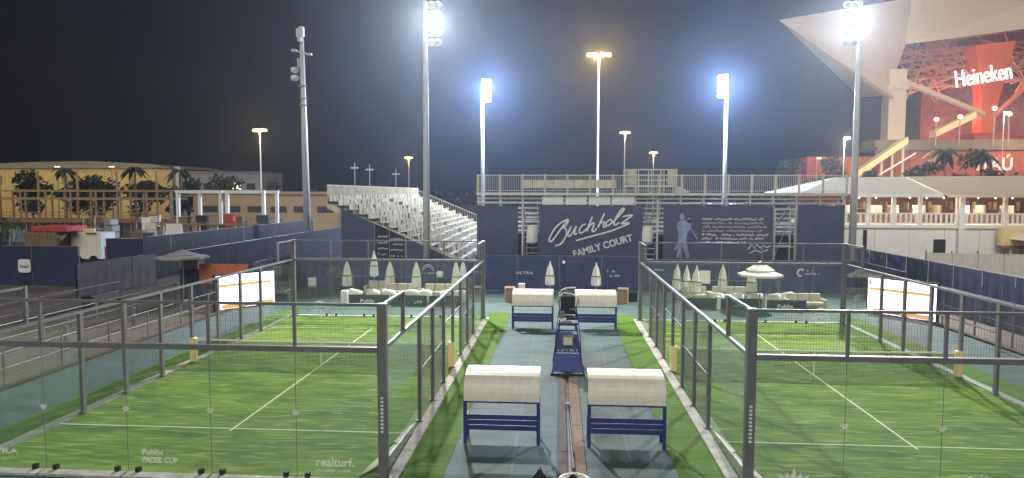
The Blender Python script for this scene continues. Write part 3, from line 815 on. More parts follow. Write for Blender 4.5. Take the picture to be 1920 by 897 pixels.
kd = thing('kiosk_box', 'tan kiosk box under the grey open parasol', 'kiosk', (-21.9, 38.6, -.02))
MB().box(-.6, .6, .3, 1.2, 0, 1.95).build('body', 'navy3', kd); MB().box(-.48, .48, .35, 1.15, 1.95, 2.5).build('cabinet', 'tan', kd); MB().box(-.54, .54, .3, 1.2, 2.5, 2.56).build('top', 'wood', kd)

def sofa(loc, w, label, rz=0):
    t = thing('sofa', label, 'sofa', loc, rz, 'cream lounge sofas')
    n = max(2, round(w/.75)); q = w/n
    MB().box(-w/2, w/2, 0.0, .75, .08, .22).build('base', 'tan', t)
    for i in range(n):
        MB().box(-w/2+q*i+.01, -w/2+q*(i+1)-.01, -.0, .56, .22, .42).build('seat_cushion', 'sofa', t, bevel=.05)
        MB().box(-w/2+q*i+.01, -w/2+q*(i+1)-.01, .565, .75, .30, .86).build('back_cushion', 'sofa', t, bevel=.06)
    for s in (-1, 1):
        MB().box(s*(w/2+.09)-.085, s*(w/2+.09)+.085, 0, .75, .08, .58).build('arm', 'sofa', t, bevel=.05)
sofa((-11.6, 42.4, 0), 1.3, 'cream sofa with a folded throw at the left of the left lounge')
sofa((-9.75, 41.2, 0), 2.0, 'cream sofa in the middle of the left lounge')
sofa((-7.4, 41.2, 0), 1.9, 'cream sofa at the right of the left lounge')
sofa((8.1, 41.4, 0), 1.7, 'cream sofa at the left of the right lounge')
sofa((10.3, 41.4, 0), 2.0, 'cream sofa behind the open parasol in the right lounge')
sofa((13.85, 38.9, 0), 1.9, 'cream sofa at the right end of the right lounge')
def tub_chair(loc, label, rz):
    t = thing('tub_chair', label, 'chair', loc, rz, 'white tub chairs')
    b = MB(); n = 14
    for i in range(n+1):
        a = R(-20)+R(220)*i/n
        for (r, z) in ((.36, .12), (.43, .45), (.42, .70+.16*math.sin(PI*i/n)), (.34, .72+.16*math.sin(PI*i/n)), (.32, .42)):
            b.v.append(Vector((r*math.cos(a), r*math.sin(a), z)))
    for i in range(n):
        for j in range(4): b.f.append((i*5+j, (i+1)*5+j, (i+1)*5+j+1, i*5+j+1))
    b.build('shell', 'white', t, smooth=True)
    MB().lathe([(.33, .30), (.36, .34), (.35, .43), (.28, .47), (.05, .49)], n=16).build('cushion', 'canvas', t, smooth=True)
    for a in (45, 135, 225, 315):
        MB().bar((.25*math.cos(R(a)), .25*math.sin(R(a)), .3), (.3*math.cos(R(a)), .3*math.sin(R(a)), 0), .02).build('leg', 'tan', t)
left_x = (-11.95, -10.95, -10.0, -8.6, -7.85, -6.55, -5.85)
nm = ('first', 'second', 'third', 'fourth', 'fifth', 'sixth', 'seventh')
for i, x in enumerate(left_x):
    tub_chair((x, 39.35+.1*(i % 2), 0), nm[i]+' white tub chair from the left behind the left lounge signboards', PI+.2*(i-3))
for i, x in enumerate((9.05, 10.15, 11.2, 12.2, 13.1)[:5]):
    tub_chair((x-.05, 39.5 if x < 12.5 else 40.2, 0), nm[i]+' white tub chair from the left behind the right lounge signboards', PI+.15*i)
def signboard(x0, x1, y, label, body=None, m='navy3'):
    t = thing('lounge_signboard', label, 'signboard', ((x0+x1)/2, y, 0), group='low navy signboards of the lounges')
    w = (x1-x0)/2
    MB().box(-w, w, 0, .06, .02, .60).build('board', m, t)
    MB().box(-w-.01, w+.01, -.02, .08, .60, .64).build('cap', 'black', t)
    for s in (-1, 1): MB().box(s*(w-.15)-.04, s*(w-.15)+.04, .065, .4, 0, .05).build('foot', 'steel', t)
    if body: piece('lettering', text_mesh(body, .85, .22, .003, 'print', .02), t, (-.05, -.01, .18), (PI/2, 0, 0))
    return t
signboard(-12.1, -9.75, 38.3, 'navy signboard with white lettering at the left of the left lounge', 'Publix')
t = signboard(-9.6, -7.55, 38.3, 'middle navy signboard of the left lounge')
b = MB(); dashes(b, .3, .18, .5, .16, -.004, 3, 41); tag(b.build('lettering', 'print', t), kind='stuff')
signboard(-7.4, -5.6, 38.3, 'navy signboard of the left lounge nearest the cage corner')
signboard(7.1, 8.8, 38.6, 'navy signboard of the right lounge nearest the cage corner')
t = signboard(9.05, 11.3, 38.6, 'middle navy signboard of the right lounge')
b = MB(); dashes(b, -.4, .2, .5, .12, -.004, 5, 42); tag(b.build('lettering', 'print', t), kind='stuff')
signboard(11.45, 13.6, 38.3, 'navy signboard with white lettering at the right of the right lounge', 'Publix')
solo('planter_box', MB().box(-12.55, -12.2, 38.25, 38.75, 0, .85), 'white', 'white planter box at the left end of the left lounge', 'planter', bevel=.02)
solo('planter_box', MB().box(8.82, 9.02, 38.55, 38.9, 0, .75), 'white', 'white planter box between the signboards of the right lounge', 'planter', bevel=.02)
solo('planter_box', MB().box(11.32, 11.43, 38.2, 38.6, 0, .8), 'white', 'narrow white box beside the right lettered signboard', 'planter', bevel=.02)
st = thing('ball_post', 'black post with a white globe before the navy fence', 'lamp post', (.28, 43.2, 0))  # unlit black pole with a white ball on top
MB().lathe([(.22, 0), (.22, .04), (.05, .07)], n=10).build('base', 'black', st)
MB().bar((0, 0, .05), (0, 0, 2.15), .06, n=8).build('post', 'black', st)
MB().lathe([(.02, 2.02), (.08, 2.06), (.1, 2.13), (.08, 2.2), (.02, 2.24)], (0, -.08, 0), n=10).build('globe', 'white', st, smooth=True)
solo('white_bag', MB().lathe([(.2, 0), (.24, .1), (.24, .35), (.1, .42)], (-7.75, 43.8, 1.0), n=12), 'white', 'round white lantern hanging before the left navy fence', 'pouch', smooth=True)  # plain white bag, not a lamp
ch = thing('folding_chair', 'pale folding chair in the corner of the left fence', 'chair', (-15.7, 42.3, 0), .4)
MB().box(-.25, .25, 0, .45, .42, .47).build('seat', 'greyscreen', ch); MB().box(-.25, .25, .42, .47, .5, 1.05).build('backrest', 'canvas', ch)
for x in (-.22, .22):
    for y in (.03, .43): MB().bar((x, y, 0), (x, y, .42), .02).build('leg', 'red', ch)

# ------------------------------------------------------------------ plants
def leaves(mb, c, rad, n, size, rr, squash=.75):
    for _ in range(n):
        while True:
            p = Vector((rr.uniform(-1, 1), rr.uniform(-1, 1), rr.uniform(-1, 1)))
            if p.length < 1: break
        p = Vector((p.x*rad, p.y*rad, p.z*rad*squash))+Vector(c)
        a = Vector((rr.gauss(0, 1), rr.gauss(0, 1), rr.gauss(0, 1))).normalized()
        u = a.orthogonal().normalized(); w = a.cross(u)
        s = size*rr.uniform(.6, 1.3)
        mb.add([p-u*s, p+w*s*.45, p+u*s, p-w*s*.45], [(0, 1, 2, 3)])
def tree(loc, h, r, label, m='leaf', seed=1, trunk=.4, n=900, size=None, group='dark trees'):
    rr = random.Random(seed)
    t = thing('tree', label, 'tree', loc, group=group)
    b = MB(); tr_ = max(.05, h*.022)
    b.tube([(0, 0, 0), (.02*h, 0, h*trunk*.6), (0, .01*h, h*trunk)], [tr_*1.4, tr_, tr_*.8], 7)
    for k in range(6):
        a = k*PI/3+rr.random(); e = Vector((math.cos(a)*r*.6, math.sin(a)*r*.6, h*(.6+.2*rr.random())))
        b.tube([(0, .01*h, h*trunk*.9), e*.5+Vector((0, 0, h*.25)), e], [tr_*.6, tr_*.4, tr_*.15], 5)
    b.build('trunk', 'bark', t)
    c = MB(); k = 9
    for i in range(k):
        a = rr.random()*2*PI; d = rr.random()*r*.62
        q = rr.uniform(.32, .55)*r
        leaves(c, (math.cos(a)*d, math.sin(a)*d, h*(trunk+.12+rr.random()*(.82-trunk))), q, n//k, size or r*.11, rr)
    c.build('crown', m, t)
    return t
def palm(loc, h, label, seed=1, m='leaf'):
    rr = random.Random(seed)
    t = thing('palm_tree', label, 'palm', loc, group='dark palms')
    MB().tube([(0, 0, 0), (.1, 0, h*.5), (0, .1, h*.86)], [.22, .17, .14], 7).build('trunk', 'bark', t)
    c = MB()
    for i in range(15):
        a = rr.random()*2*PI; L_ = h*rr.uniform(.16, .24); up = rr.uniform(-.1, .75)
        d = Vector((math.cos(a), math.sin(a), 0)); sd = Vector((-d.y, d.x, 0))
        pts = [Vector((0, .1, h*.86))+d*L_*u+Vector((0, 0, L_*(up*u-1.0*u*u))) for u in (0, .25, .5, .75, 1)]
        for j in range(4):
            for sgn in (-1, 1):
                w1, w2 = (.05, .16, .18, .14, .02)[j]*L_, (.05, .16, .18, .14, .02)[j+1]*L_
                c.add([pts[j], pts[j+1], pts[j+1]+sd*sgn*w2-Vector((0, 0, w2*.5)), pts[j]+sd*sgn*w1-Vector((0, 0, w1*.5))], [(0, 1, 2, 3)])
    c.build('crown', m, t)
    return t
tree((-14.3, 42.6, 0), 1.95, .95, 'small pale dry tree in the corner of the left lounge', 'leaf_pale', 5, .45, 500, .07, None)

# ================================================================== GRANDSTAND (near end, seen from behind)
XA, XB = -5.75, 19.15
gs = thing('grandstand', 'steel grandstand seen from behind, its railed walkway above the navy banners', 'grandstand', ((XA+XB)/2, 49, -.06))
posts_x = [XA+.1+i*(XB-XA-.2)/16 for i in range(17)]
pm = MB().box(-.05, .05, -.05, .05, 0, 6.5).mesh('post', 'alu')
for x in posts_x:
    piece('post', pm, gs, (x-gs.location.x, 47.35-49, .06))
    MB(gs).add([(x-.04, 47.3, 6.12), (x+.04, 47.3, 6.12), (x+.04, 53.5, 3.2), (x-.04, 53.5, 3.2), (x-.04, 47.3, 6.36), (x+.04, 47.3, 6.36), (x+.04, 53.5, 3.44), (x-.04, 53.5, 3.44)],
               [(0,3,2,1),(4,5,6,7),(0,1,5,4),(1,2,6,5),(2,3,7,6),(3,0,4,7)]).build('raker', 'galv', gs)
pm = MB().box(-.05, .05, -.05, .05, 0, 3.1).mesh('post', 'alu')
for x in posts_x[::2]:
    piece('post', pm, gs, (x-gs.location.x, 53.4-49, .06))
for k in range(9):
    y = 47.0+k*.75; z = 6.45-k*.36
    for j in range(2):
        MB(gs).box(XA, XB, y+j*.27, y+j*.27+.25, z, z+.05).build('foot_plank', 'alu', gs)
    if k: MB(gs).box(XA, XB, y-.2, y+.08, z+.40, z+.45).build('seat_plank', 'seat', gs)
MB(gs).box(XA, XB, 46.96, 46.99, 6.36, 6.52).build('edge_fascia', 'alu', gs)
for z in (6.12, 5.86):
    MB(gs).bar((XA, 47.3, z), (XB, 47.3, z), .045).build('ledger', 'alu', gs)
for i in range(0, 16, 2):
    MB(gs).bar((posts_x[i], 47.42, .2), (posts_x[i+1], 47.42, 5.7), .025).build('brace', 'galv', gs)
for i in range(16):
    xa, xb = posts_x[i], posts_x[i+1]
    b = MB(gs); b.bar((xa+.04, 47.0, 7.72), (xb-.04, 47.0, 7.72), .035); b.bar((xa+.04, 47.0, 6.66), (xb-.04, 47.0, 6.66), .02)
    n = 12
    for j in range(1, n): b.bar((xa+(xb-xa)*j/n, 47.0, 6.66), (xa+(xb-xa)*j/n, 47.0, 7.72), .014, n=4)
    b.build('guard_panel', 'alu', gs)
pm = MB().box(-.065, .065, -.04, .04, 0, 1.28).mesh('rail_post', 'seat')
for x in posts_x: piece('rail_post', pm, gs, (x-gs.location.x, 47.0-49, 6.58))
for k in range(9):     # closed-backed seat benches on the top row
    x = -2.6+k*.72
    MB(gs).box(x+.01, x+.70, 47.45, 47.50, 6.85, 7.42).build('seat_back', 'seat', gs)
for k in range(4):
    MB(gs).box(-1.2+k*1.6, -1.2+k*1.6+1.45, 47.18, 47.22, 5.70, 6.30).build('closure_panel', 'white', gs)
MB(gs).box(XA, XB, 54.0, 54.04, 0.0, 3.3).build('dark_backing', 'darkscreen', gs)  # added dark sheet that keeps the openings looking shaded
# camera platform on the walkway
cp = thing('camera_platform', 'raised aluminium camera platform with railing on the grandstand walkway', 'platform', (6.2, 47.8, 6.55))
MB(cp).box(4.5, 7.9, 47.05, 48.6, 6.95, 7.05).build('deck', 'alu', cp)
for x in (4.5, 5.35, 6.2, 7.05, 7.9):
    MB(cp).bar((x, 47.08, 6.52), (x, 47.08, 8.15), .035).build('post', 'alu', cp); MB(cp).bar((x, 48.55, 6.3), (x, 48.55, 8.15), .035).build('post', 'alu', cp)
for z in (8.13, 7.75, 7.4):
    MB(cp).bar((4.5, 47.08, z), (7.9, 47.08, z), .025).build('rail', 'alu', cp); MB(cp).bar((4.5, 48.55, z), (7.9, 48.55, z), .025).build('rail', 'alu', cp)
for x in (4.6, 7.3): MB(cp).box(x, x+.55, 47.12, 47.16, 7.1, 8.1).build('infill_panel', 'seat', cp)
for k in range(3): MB(cp).box(7.95+k*.28, 8.23+k*.28, 47.2, 48.2, 6.55, 6.95-k*.13).build('step', 'alu', cp)

def banner(name, label, x0, x1, z0, z1, m, y=46.9, wav=.08):
    t = thing(name, label, 'banner', ((x0+x1)/2, y, z0))
    nx, nz = 24, 8
    rr = random.Random(int(x0*10)+99)
    b = MB(t); ph = rr.random()*6
    for j in range(nz+1):
        for i in range(nx+1):
            u, w = i/nx, j/nz
            b.v.append(Vector((x0+(x1-x0)*u, y+wav*(math.sin(u*9+ph+w*2)*.5+math.sin(u*23+w*5)*.25), z0+(z1-z0)*w-.05*math.sin(u*PI)*(w > .99))))
    for j in range(nz):
        for i in range(nx):
            k = j*(nx+1)+i; b.f.append((k, k+1, k+nx+2, k+nx+1))
    b.build('cloth', m, t, smooth=True)
    for i in range(int((x1-x0)/1.4)+1):
        x = x0+.1+i*1.4
        if x < x1: MB(t).bar((x, y+.02, z1-.06), (x, 47.3, z1+.2), .012, n=4).build('tie', 'galv', t)
    return t
banner('plain_banner', 'plain navy banner at the left end of the grandstand', -5.7, -2.85, 1.2, 5.66, 'navy2')
bb = banner('name_banner', 'navy banner with white script and family court lettering', -1.38, 5.67, 1.2, 5.68, 'navy2')
pb = banner('story_banner', 'plum banner with a player picture and rows of text', 7.05, 14.3, 1.2, 5.72, 'purple')
banner('plain_banner', 'plain navy banner at the right end of the grandstand', 15.88, 18.95, 1.2, 5.75, 'navy2')
def U(u, v, y=46.80): return (-1.36+(u-16)/224.0, y, 5.68-(v-41)/224.0)
strokes = [
 [(455,258),(410,272),(340,312),(250,400),(185,510),(163,575),(185,602),(225,570),(300,465),(375,360),(452,262),(440,320),(400,372),(335,402)],
 [(385,388),(425,415),(428,490),(395,565),(335,640),(255,664)],
 [(500,362),(465,445),(450,500),(478,517),(525,455),(578,362),(552,440),(556,488),(590,470)],
 [(720,335),(690,335),(645,380),(620,440),(640,468),(690,445),(740,395)],
 [(822,215),(785,300),(735,438),(775,365),(825,312),(848,322),(830,385),(818,430),(850,440),(890,390)],
 [(1002,165),(955,270),(905,380),(940,320),(985,290),(1000,310),(985,360),(1010,372),(1040,340)],
 [(1090,258),(1045,285),(1025,330),(1050,352),(1095,325),(1122,282),(1100,257),(1090,258)],
 [(1120,310),(1190,235),(1285,125),(1302,92),(1272,90),(1215,165),(1160,270),(1150,325),(1180,338),(1230,300)],
 [(1285,210),(1345,198),(1425,190),(1350,250),(1262,318),(1320,310),(1385,302)],
 [(575,582),(800,517),(1100,432),(1290,355),(1385,312)]]
def smoothp(pts, k=4):
    out = []
    for i in range(len(pts)-1):
        p0 = pts[max(i-1, 0)]; p1 = pts[i]; p2 = pts[i+1]; p3 = pts[min(i+2, len(pts)-1)]
        for j in range(k):
            t = j/k
            out.append(tuple(.5*(2*p1[c]+(p2[c]-p0[c])*t+(2*p0[c]-5*p1[c]+4*p2[c]-p3[c])*t*t+(3*p1[c]-p0[c]-3*p2[c]+p3[c])*t**3) for c in (0, 1)))
    out.append(pts[-1]); return out
for st_ in strokes:
    MB(bb).tube([U(*p) for p in smoothp(st_)], .062, 6, ry=.08).build('script_stroke', 'print', bb)
me = text_mesh('FAMILY COURT', 4.15, .50, .004, 'print', .025)
p0 = U(1000, 650)
piece('lettering', me, bb, (p0[0]-bb.location.x, 46.80-bb.location.y, p0[2]-bb.location.z-.28), (PI/2, -R(16.6), 0))
# player picture, flat print
def px(u, v): return (7.07+(u-180)/102.0, 5.72-(v-385)/102.0)     # zoomed picture coordinates -> banner
yb = 46.80
fig = MB(pb)
for poly in ([(285,450),(300,440),(318,452),(316,480),(300,488),(286,478)],
             [(272,505),(300,488),(330,490),(362,480),(368,520),(352,560),(338,580),(280,575),(268,540)],
             [(330,490),(345,472),(365,478),(362,510),(340,505)],
             [(280,575),(338,580),(332,640),(300,650),(275,640),(276,600)],
             [(275,640),(304,650),(296,700),(285,750),(268,748),(274,700)],
             [(300,650),(330,640),(345,690),(358,745),(338,758),(318,700)],
             [(355,545),(362,540),(412,615),(404,622)], [(250,690),(270,650),(280,660),(264,698)]):
    fig.prism([px(u, v) for u, v in poly], 'y', yb-.005, yb)
fig.build('player_print', 'figure', pb)
for r_ in range(7):
    b = MB(pb); w_ = (4.05, 4.1, 4.3, 4.0, 4.4, 4.1, 3.0)[r_]
    dashes(b, 9.6, 4.70-r_*.262, w_, .16, yb, int(w_*10), 60+r_)
    tag(b.build('lettering', 'pinkprint' if r_ in (1, 2, 3) else 'print', pb), kind='stuff')
b = MB(pb)
b.tube([(12.7, yb, 2.75), (12.9, yb, 3.15), (13.1, yb, 2.8), (13.2, yb, 3.1), (13.5, yb, 2.85), (13.6, yb, 3.05), (13.9, yb, 2.9), (14.15, yb, 3.0)], .05, 4, ry=.1)
b.tube([(12.75, yb, 2.5), (13.2, yb, 2.7), (13.5, yb, 2.55), (14.0, yb, 2.75)], .04, 4, ry=.1)
b.build('signature', 'print', pb)
# things in the openings between banners
for (x0, x1, l) in ((-2.75, -1.5, 'aluminium stair flight in the left opening of the grandstand'), (5.78, 6.95, 'aluminium stair flight in the right opening of the grandstand')):
    t = thing('stair_flight', l, 'stairs', ((x0+x1)/2, 48, 0), group='grandstand stairs')
    for k in range(14):
        MB(t).box(x0+.25, x1-.1, 47.5+k*.27, 47.5+k*.27+.26, 5.9-k*.42-.05, 5.9-k*.42).build('tread', 'alu', t)
    for x in (x0+.2, x1-.05):
        MB(t).add([(x-.02, 47.4, 5.75), (x+.02, 47.4, 5.75), (x+.02, 51.2, 0), (x-.02, 51.2, 0), (x-.02, 47.4, 6.0), (x+.02, 47.4, 6.0), (x+.02, 51.2, .25), (x-.02, 51.2, .25)],
                  [(0,3,2,1),(4,5,6,7),(0,1,5,4),(1,2,6,5),(2,3,7,6),(3,0,4,7)]).build('stringer', 'alu', t)
for (x, l) in ((-1.85, 'white cloth bundle hanging in the left opening of the grandstand'), (6.0, 'white cloth bundle hanging in the right opening of the grandstand')):
    solo('cloth_bundle', MB().lathe([(.2, 0), (.36, .12), (.40, .7), (.33, 1.2), (.12, 1.32)], (x, 47.0, 3.0), n=9, wob=.08), 'white', l, 'cloth', group='white bundles')
sf = thing('scaffold_tower', 'pale scaffold frame standing in the gap right of the plum banner', 'scaffold', (15.1, 46.95, -.02))
for x in (-.66, .66):
    MB().bar((x, 0, 0), (x, 0, 5.5), .045).build('upright', 'alu', sf); MB().bar((x, 1.0, 0), (x, 1.0, 5.5), .045).build('upright', 'alu', sf)
for z in (5.45, 4.45, 2.95, 1.8):
    MB().bar((-.66, 0, z), (.66, 0, z), .035).build('rung', 'alu', sf); MB().bar((-.66, 1, z), (.66, 1, z), .035).build('rung', 'alu', sf)
MB().bar((-.66, .5, 1.8), (.66, .5, 5.4), .025).build('brace', 'galv', sf)

# ================================================================== LEFT BLEACHER
bl = thing('bleacher', 'cream seated bleacher rising to the left beyond the left lounge', 'bleacher', (-11, 64, -.06))
NR = 15; YA, YB = 48.2, 80.0
seat = MB().box(-.22, .22, -.19, .19, .0, .04).box(-.22, -.17, -.19, .19, .04, .46).mesh('seat', 'seat')
rest = MB(bl); cnt = 0; order = []
for i in range(NR):
    x = -5.9-i*.715; z = 1.25+i*.315
    MB(bl).box(x-.75, x, YA, YB, z-.05, z).build('tread', 'tread', bl)
    MB(bl).box(x-.745, x-.72, YA, YB, z+.003, z+.26).build('riser', 'tread', bl)
    for j in range(63):
        y = YA+.3+j*.5
        if 30 <= j <= 31: continue
        order.append((y, x-.42, z+.42-.2))
order.sort(); rs_ = random.Random(3)
for k, (y, x, z) in enumerate(order):
    if rs_.random() < .05: continue
    if k < 300: piece('seat', seat, bl, (x-bl.location.x+rs_.uniform(-.04, .04), y-bl.location.y, z+.06+rs_.uniform(-.02, .02)), (0, rs_.uniform(-.25, .1), rs_.uniform(-.1, .1)))
    else:
        w_ = rs_.uniform(.16, .205); q_ = rs_.uniform(-.05, .05); rest.box(x-.22+q_, x+.22+q_, y-w_, y+w_, z+.06, z+.10); rest.box(x-.22+q_, x-.17+q_, y-w_, y+w_, z+.10, z+rs_.uniform(.42, .54))
tag(rest.build('seat_rows', 'seat', bl), kind='stuff')
xt = -5.9-(NR-1)*.715-.78; zt = 1.25+(NR-1)*.315
b = MB(bl)
for j in range(160):
    y = YA+j*.2; b.box(xt-.015, xt+.015, y, y+.09, zt, zt+1.35)
b.box(xt-.02, xt+.02, YA, YB, zt+1.35, zt+1.42); tag(b.build('back_rail', 'seat', bl), kind='stuff')
for y, nm_ in ((YB, 'end_rail'),):
    b = MB(bl); b.bar((-5.9, y, 1.25+1.1), (xt, y, zt+1.15), .04); b.bar((-5.9, y, 1.35), (xt, y, zt+.1), .03)
    for j in range(40):
        u = j/39; x = -5.9+(xt+5.9)*u; z = 1.25+(zt-1.25)*u; b.bar((x, y, z+.1), (x, y, z+1.1), .02, n=4)
    b.build(nm_, 'alu', bl)
for i in range(0, NR, 3):
    x = -5.9-i*.715; z = 1.25+i*.315
    MB(bl).bar((x-.3, YA+.05, z), (x-.3, YA+.05, z+.9), .03).build('end_post', 'alu', bl)
MB(bl).add([(-5.6, YA-.12, 1.02), (-5.6, YA-.12, 1.32), (xt, YA-.12, zt+.10), (xt, YA-.12, zt-.30), (-5.6, YA-.06, 1.02), (-5.6, YA-.06, 1.32), (xt, YA-.06, zt+.10), (xt, YA-.06, zt-.30)],
           [(0,1,2,3),(7,6,5,4),(0,4,5,1),(1,5,6,2),(2,6,7,3),(3,7,4,0)]).build('end_stringer', 'seat', bl)
# cladding under the near end, cloth panels; the dark sheet paints the shade of an opening
def cl(xa, xb, m):
    za = 1.25+(-5.9-xa)/.715*.315-.15; zb = 1.25+(-5.9-xb)/.715*.315-.15
    MB(bl).prism([(xa, .1), (xb, .1), (xb, zb), (xa, za)], 'y', YA-.25, YA-.22).build('cladding_panel', m, bl)
cl(-6.0, -7.6, 'navy2'); cl(-7.63, -9.3, 'navy2'); cl(-9.33, -10.95, 'navy2'); cl(-13.2, -15.6, 'navy2'); cl(-11.0, -13.15, 'dark')
b = MB(bl)
for k in range(5):
    dashes(b, -12.95, 3.3-k*.42, .75 if k < 3 else .6, .13, YA-.262, 5, 80+k); dashes(b, -12.0, 3.15-k*.4, .9, .13, YA-.262, 6, 90+k)
tag(b.build('lettering', 'print', bl), kind='stuff')
for x in (-15.65, -13.18, -12.1, -10.98, -9.3, -7.6):
    MB(bl).bar((x, YA-.3, 0), (x, YA-.3, 1.25+(-5.9-x)/.715*.315-.1), .03).build('frame_post', 'galv', bl)
for x in (-14.5, -11.5, -8.5):
    for y in (52, 60, 68, 76):
        MB(bl).bar((x, y, 0), (x, y, 1.2+(-5.9-x)/.715*.315-.2), .06).build('frame_post', 'galv', bl)

# ================================================================== LIGHT POLES
def flood_pole(x, y, h, label, aims, r=.26, tiers=5, face=1, lens='lampwhite'):
    t = thing('floodlight_pole', label, 'light pole', (x, y, -.06), group='tall floodlight poles')
    MB().tube([(0, 0, 0), (0, 0, h*.5), (0, 0, h)], [r, r*.8, r*.55], 12).build('pole', 'polewhite', t, smooth=True)
    MB().lathe([(r*1.7, 0), (r*1.7, .08), (r*1.05, .1)], n=12).build('base_flange', 'galv', t)
    for k in range(tiers):
        z = h-.12-k*.62
        MB().box(-.15, face*.95, -.05, .05, z-.05, z+.05).build('crossarm', 'galv', t)
        for q in (0, 1):
            cx = face*(.42+q*.48)
            hd = MB().lathe([(.10, .16), (.15, .12), (.27, -.10), (.28, -.16)], (0, 0, 0), n=12)
            mtx = Matrix.Rotation(R(62), 4, 'X') @ Matrix.Identity(4)
            hd.v = [mtx @ p + Vector((cx, -.22, z-.14)) for p in hd.v]
            o = hd.build('lamp_housing', 'polewhite', t, smooth=True)
            le = MB().lathe([(.25, -.165), (.25, -.17), (.1, -.19)], n=12)
            le.v = [mtx @ p + Vector((cx, -.22, z-.14)) for p in le.v]
            le.build('lens', lens, o)
    for (tg, w, cone) in aims:
        if cone: spot('floodlight', (x+face*.7, y-.75, h-1.6), tg, w, cone, r=.45)
        else: point('floodlight', (x+face*.7, y-1.2, h-1.6), w, (0.46, 0.66, 1.0), .9)
    return t
flood_pole(-9.15, 47.0-.45, 19.5, 'tall grey floodlight pole in front of the cream bleacher', [((-5, 22, 0), 50000, 96)], lens='lampsoft')
flood_pole(20.2, 48.6, 19.6, 'tall grey floodlight pole beside the right corner of the grandstand', [((6, 22, 0), 50000, 96)], face=-1, lens='lampsoft')
flood_pole(-10.05, 89, 21.3, 'blazing floodlight pole beyond the cream bleacher', [((-6, 60, 2), 75000, 0)], r=.30)
flood_pole(20.95, 89, 21.6, 'blazing floodlight pole beyond the right half of the grandstand', [((8, 60, 4), 75000, 0)], r=.30, face=-1)

def street_lamp(x, y, h, label, lens, watts, col, w=.9, r=.12, double=True):
    t = thing('street_lamp', label, 'street lamp', (x, y, -.06), group='lit street lamps')
    MB().tube([(0, 0, 0), (0, 0, h)], [r, r*.6], 8).build('pole', 'polewhite', t)
    MB().bar((-w if double else 0, 0, h), (w, 0, h), .06).build('crossarm', 'galv', t)
    for s in ((-1, 1) if double else (1,)):
        for q in (.45, 1.0):
            hd = MB().box(s*w*q-.28, s*w*q+.28, -.25, .25, h+.02, h+.22).build('lamp_head', 'galv', t)
            MB().box(s*w*q-.26, s*w*q+.26, -.32, .2, h-.22, h+.018).build('lens', lens, hd)
    if watts: point('street_light', (x, y-.4, h-.5), watts, col)
SOD = (1.0, .66, .24)
street_lamp(-51, 114, 17.2, 'sodium street lamp above the dark horizon at left', 'sodium2', 6000, SOD, r=.16)
street_lamp(5.2, 95, 25.4, 'tall yellow sodium lamp rising above the middle of the grandstand', 'sodium', 30000, (1.0, .58, .12), 1.35, .18)
street_lamp(14.9, 160, 20.6, 'small pale street lamp right of the tall sodium lamp', 'sodium2', 5000, SOD, r=.16)
street_lamp(26.6, 198, 18.2, 'lowest pale street lamp above the camera platform', 'sodium2', 4000, SOD, r=.16)
street_lamp(-44.5, 200, 17.0, 'small warm street lamp above the far end of the bleacher', 'sodium2', 4000, SOD, r=.16)
street_lamp(48.0, 120, 16.0, 'bright street lamp left of the stadium column', 'sodium', 9000, (1, .85, .6), .6, .12, False)
street_lamp(54.5, 150, 14.2, 'dim lamp among the trees left of the stadium', 'sodium2', 0, SOD, .5, .1, False)
street_lamp(92, 150, 23.5, 'white lamp at the foot of the stadium column', 'sodium2', 5000, (1, .9, .8), .5, .1, False)
for x, y, h, l in ((-45.6, 150, 12.1, 'first unlit cross shaped mast above the bleacher'), (-42.2, 150, 11.7, 'second unlit cross shaped mast above the bleacher'), (-36.3, 150, 10.7, 'lowest unlit cross shaped mast above the bleacher')):
    t = thing('cross_mast', l, 'mast', (x, y, -.06), group='small unlit masts')
    MB().bar((0, 0, 0), (0, 0, h+1.2), .1).build('pole', 'polewhite', t)
    for s in (-1, 1): MB().box(s*.15, s*.85, -.2, .2, h-.15, h+.2).build('lamp_head', 'polewhite', t)
# cell mast
cm = thing('antenna_mast', 'thick grey antenna mast with equipment at its top', 'mast', (-26.4, 70, -.06))
MB().tube([(0, 0, 0), (-.15, 0, 12), (-.28, 0, 23)], [.40, .33, .20], 14).build('pole', 'polewhite', cm, smooth=True)
for k, (dx, dz, sx, sz) in enumerate(((-.35, 23.2, .55, .9), (0.05, 23.3, .5, 1.0), (-.15, 22.5, .4, .5))):
    MB().cbox((-.28+dx*.7, -.1*k, dz-.2), sx, .5, sz).build('top_unit', 'polewhite', cm, bevel=.06)
MB().bar((-1.25, 0, 21.25), (.55, 0, 20.8), .10).build('crossarm', 'polewhite', cm)
MB().cbox((-1.05, -.1, 21.2), .55, .35, .25, 0).build('antenna', 'polewhite', cm, bevel=.04)
MB().cbox((.55, -.1, 20.8), .5, .35, .22, 0).build('antenna', 'polewhite', cm, bevel=.04)
MB().cbox((-.55, -.1, 19.9), .35, .35, 1.0).build('cabinet', 'galv', cm, bevel=.04)
for z in (19.2, 18.4):
    MB().lathe([(.1, -.2), (.38, -.1), (.42, .25), (.2, .4)], (-1.05, -.1, z-.1), n=10).build('dish', 'white', cm, smooth=True)
    MB().bar((-1.0, 0, z), (-.2, 0, z), .05).build('bracket', 'galv', cm)
for z in (16.3, 15.6, 17.6): MB().cbox((-.18, -.1, z), .9, .5, .12, .4).build('collar', 'galv', cm)

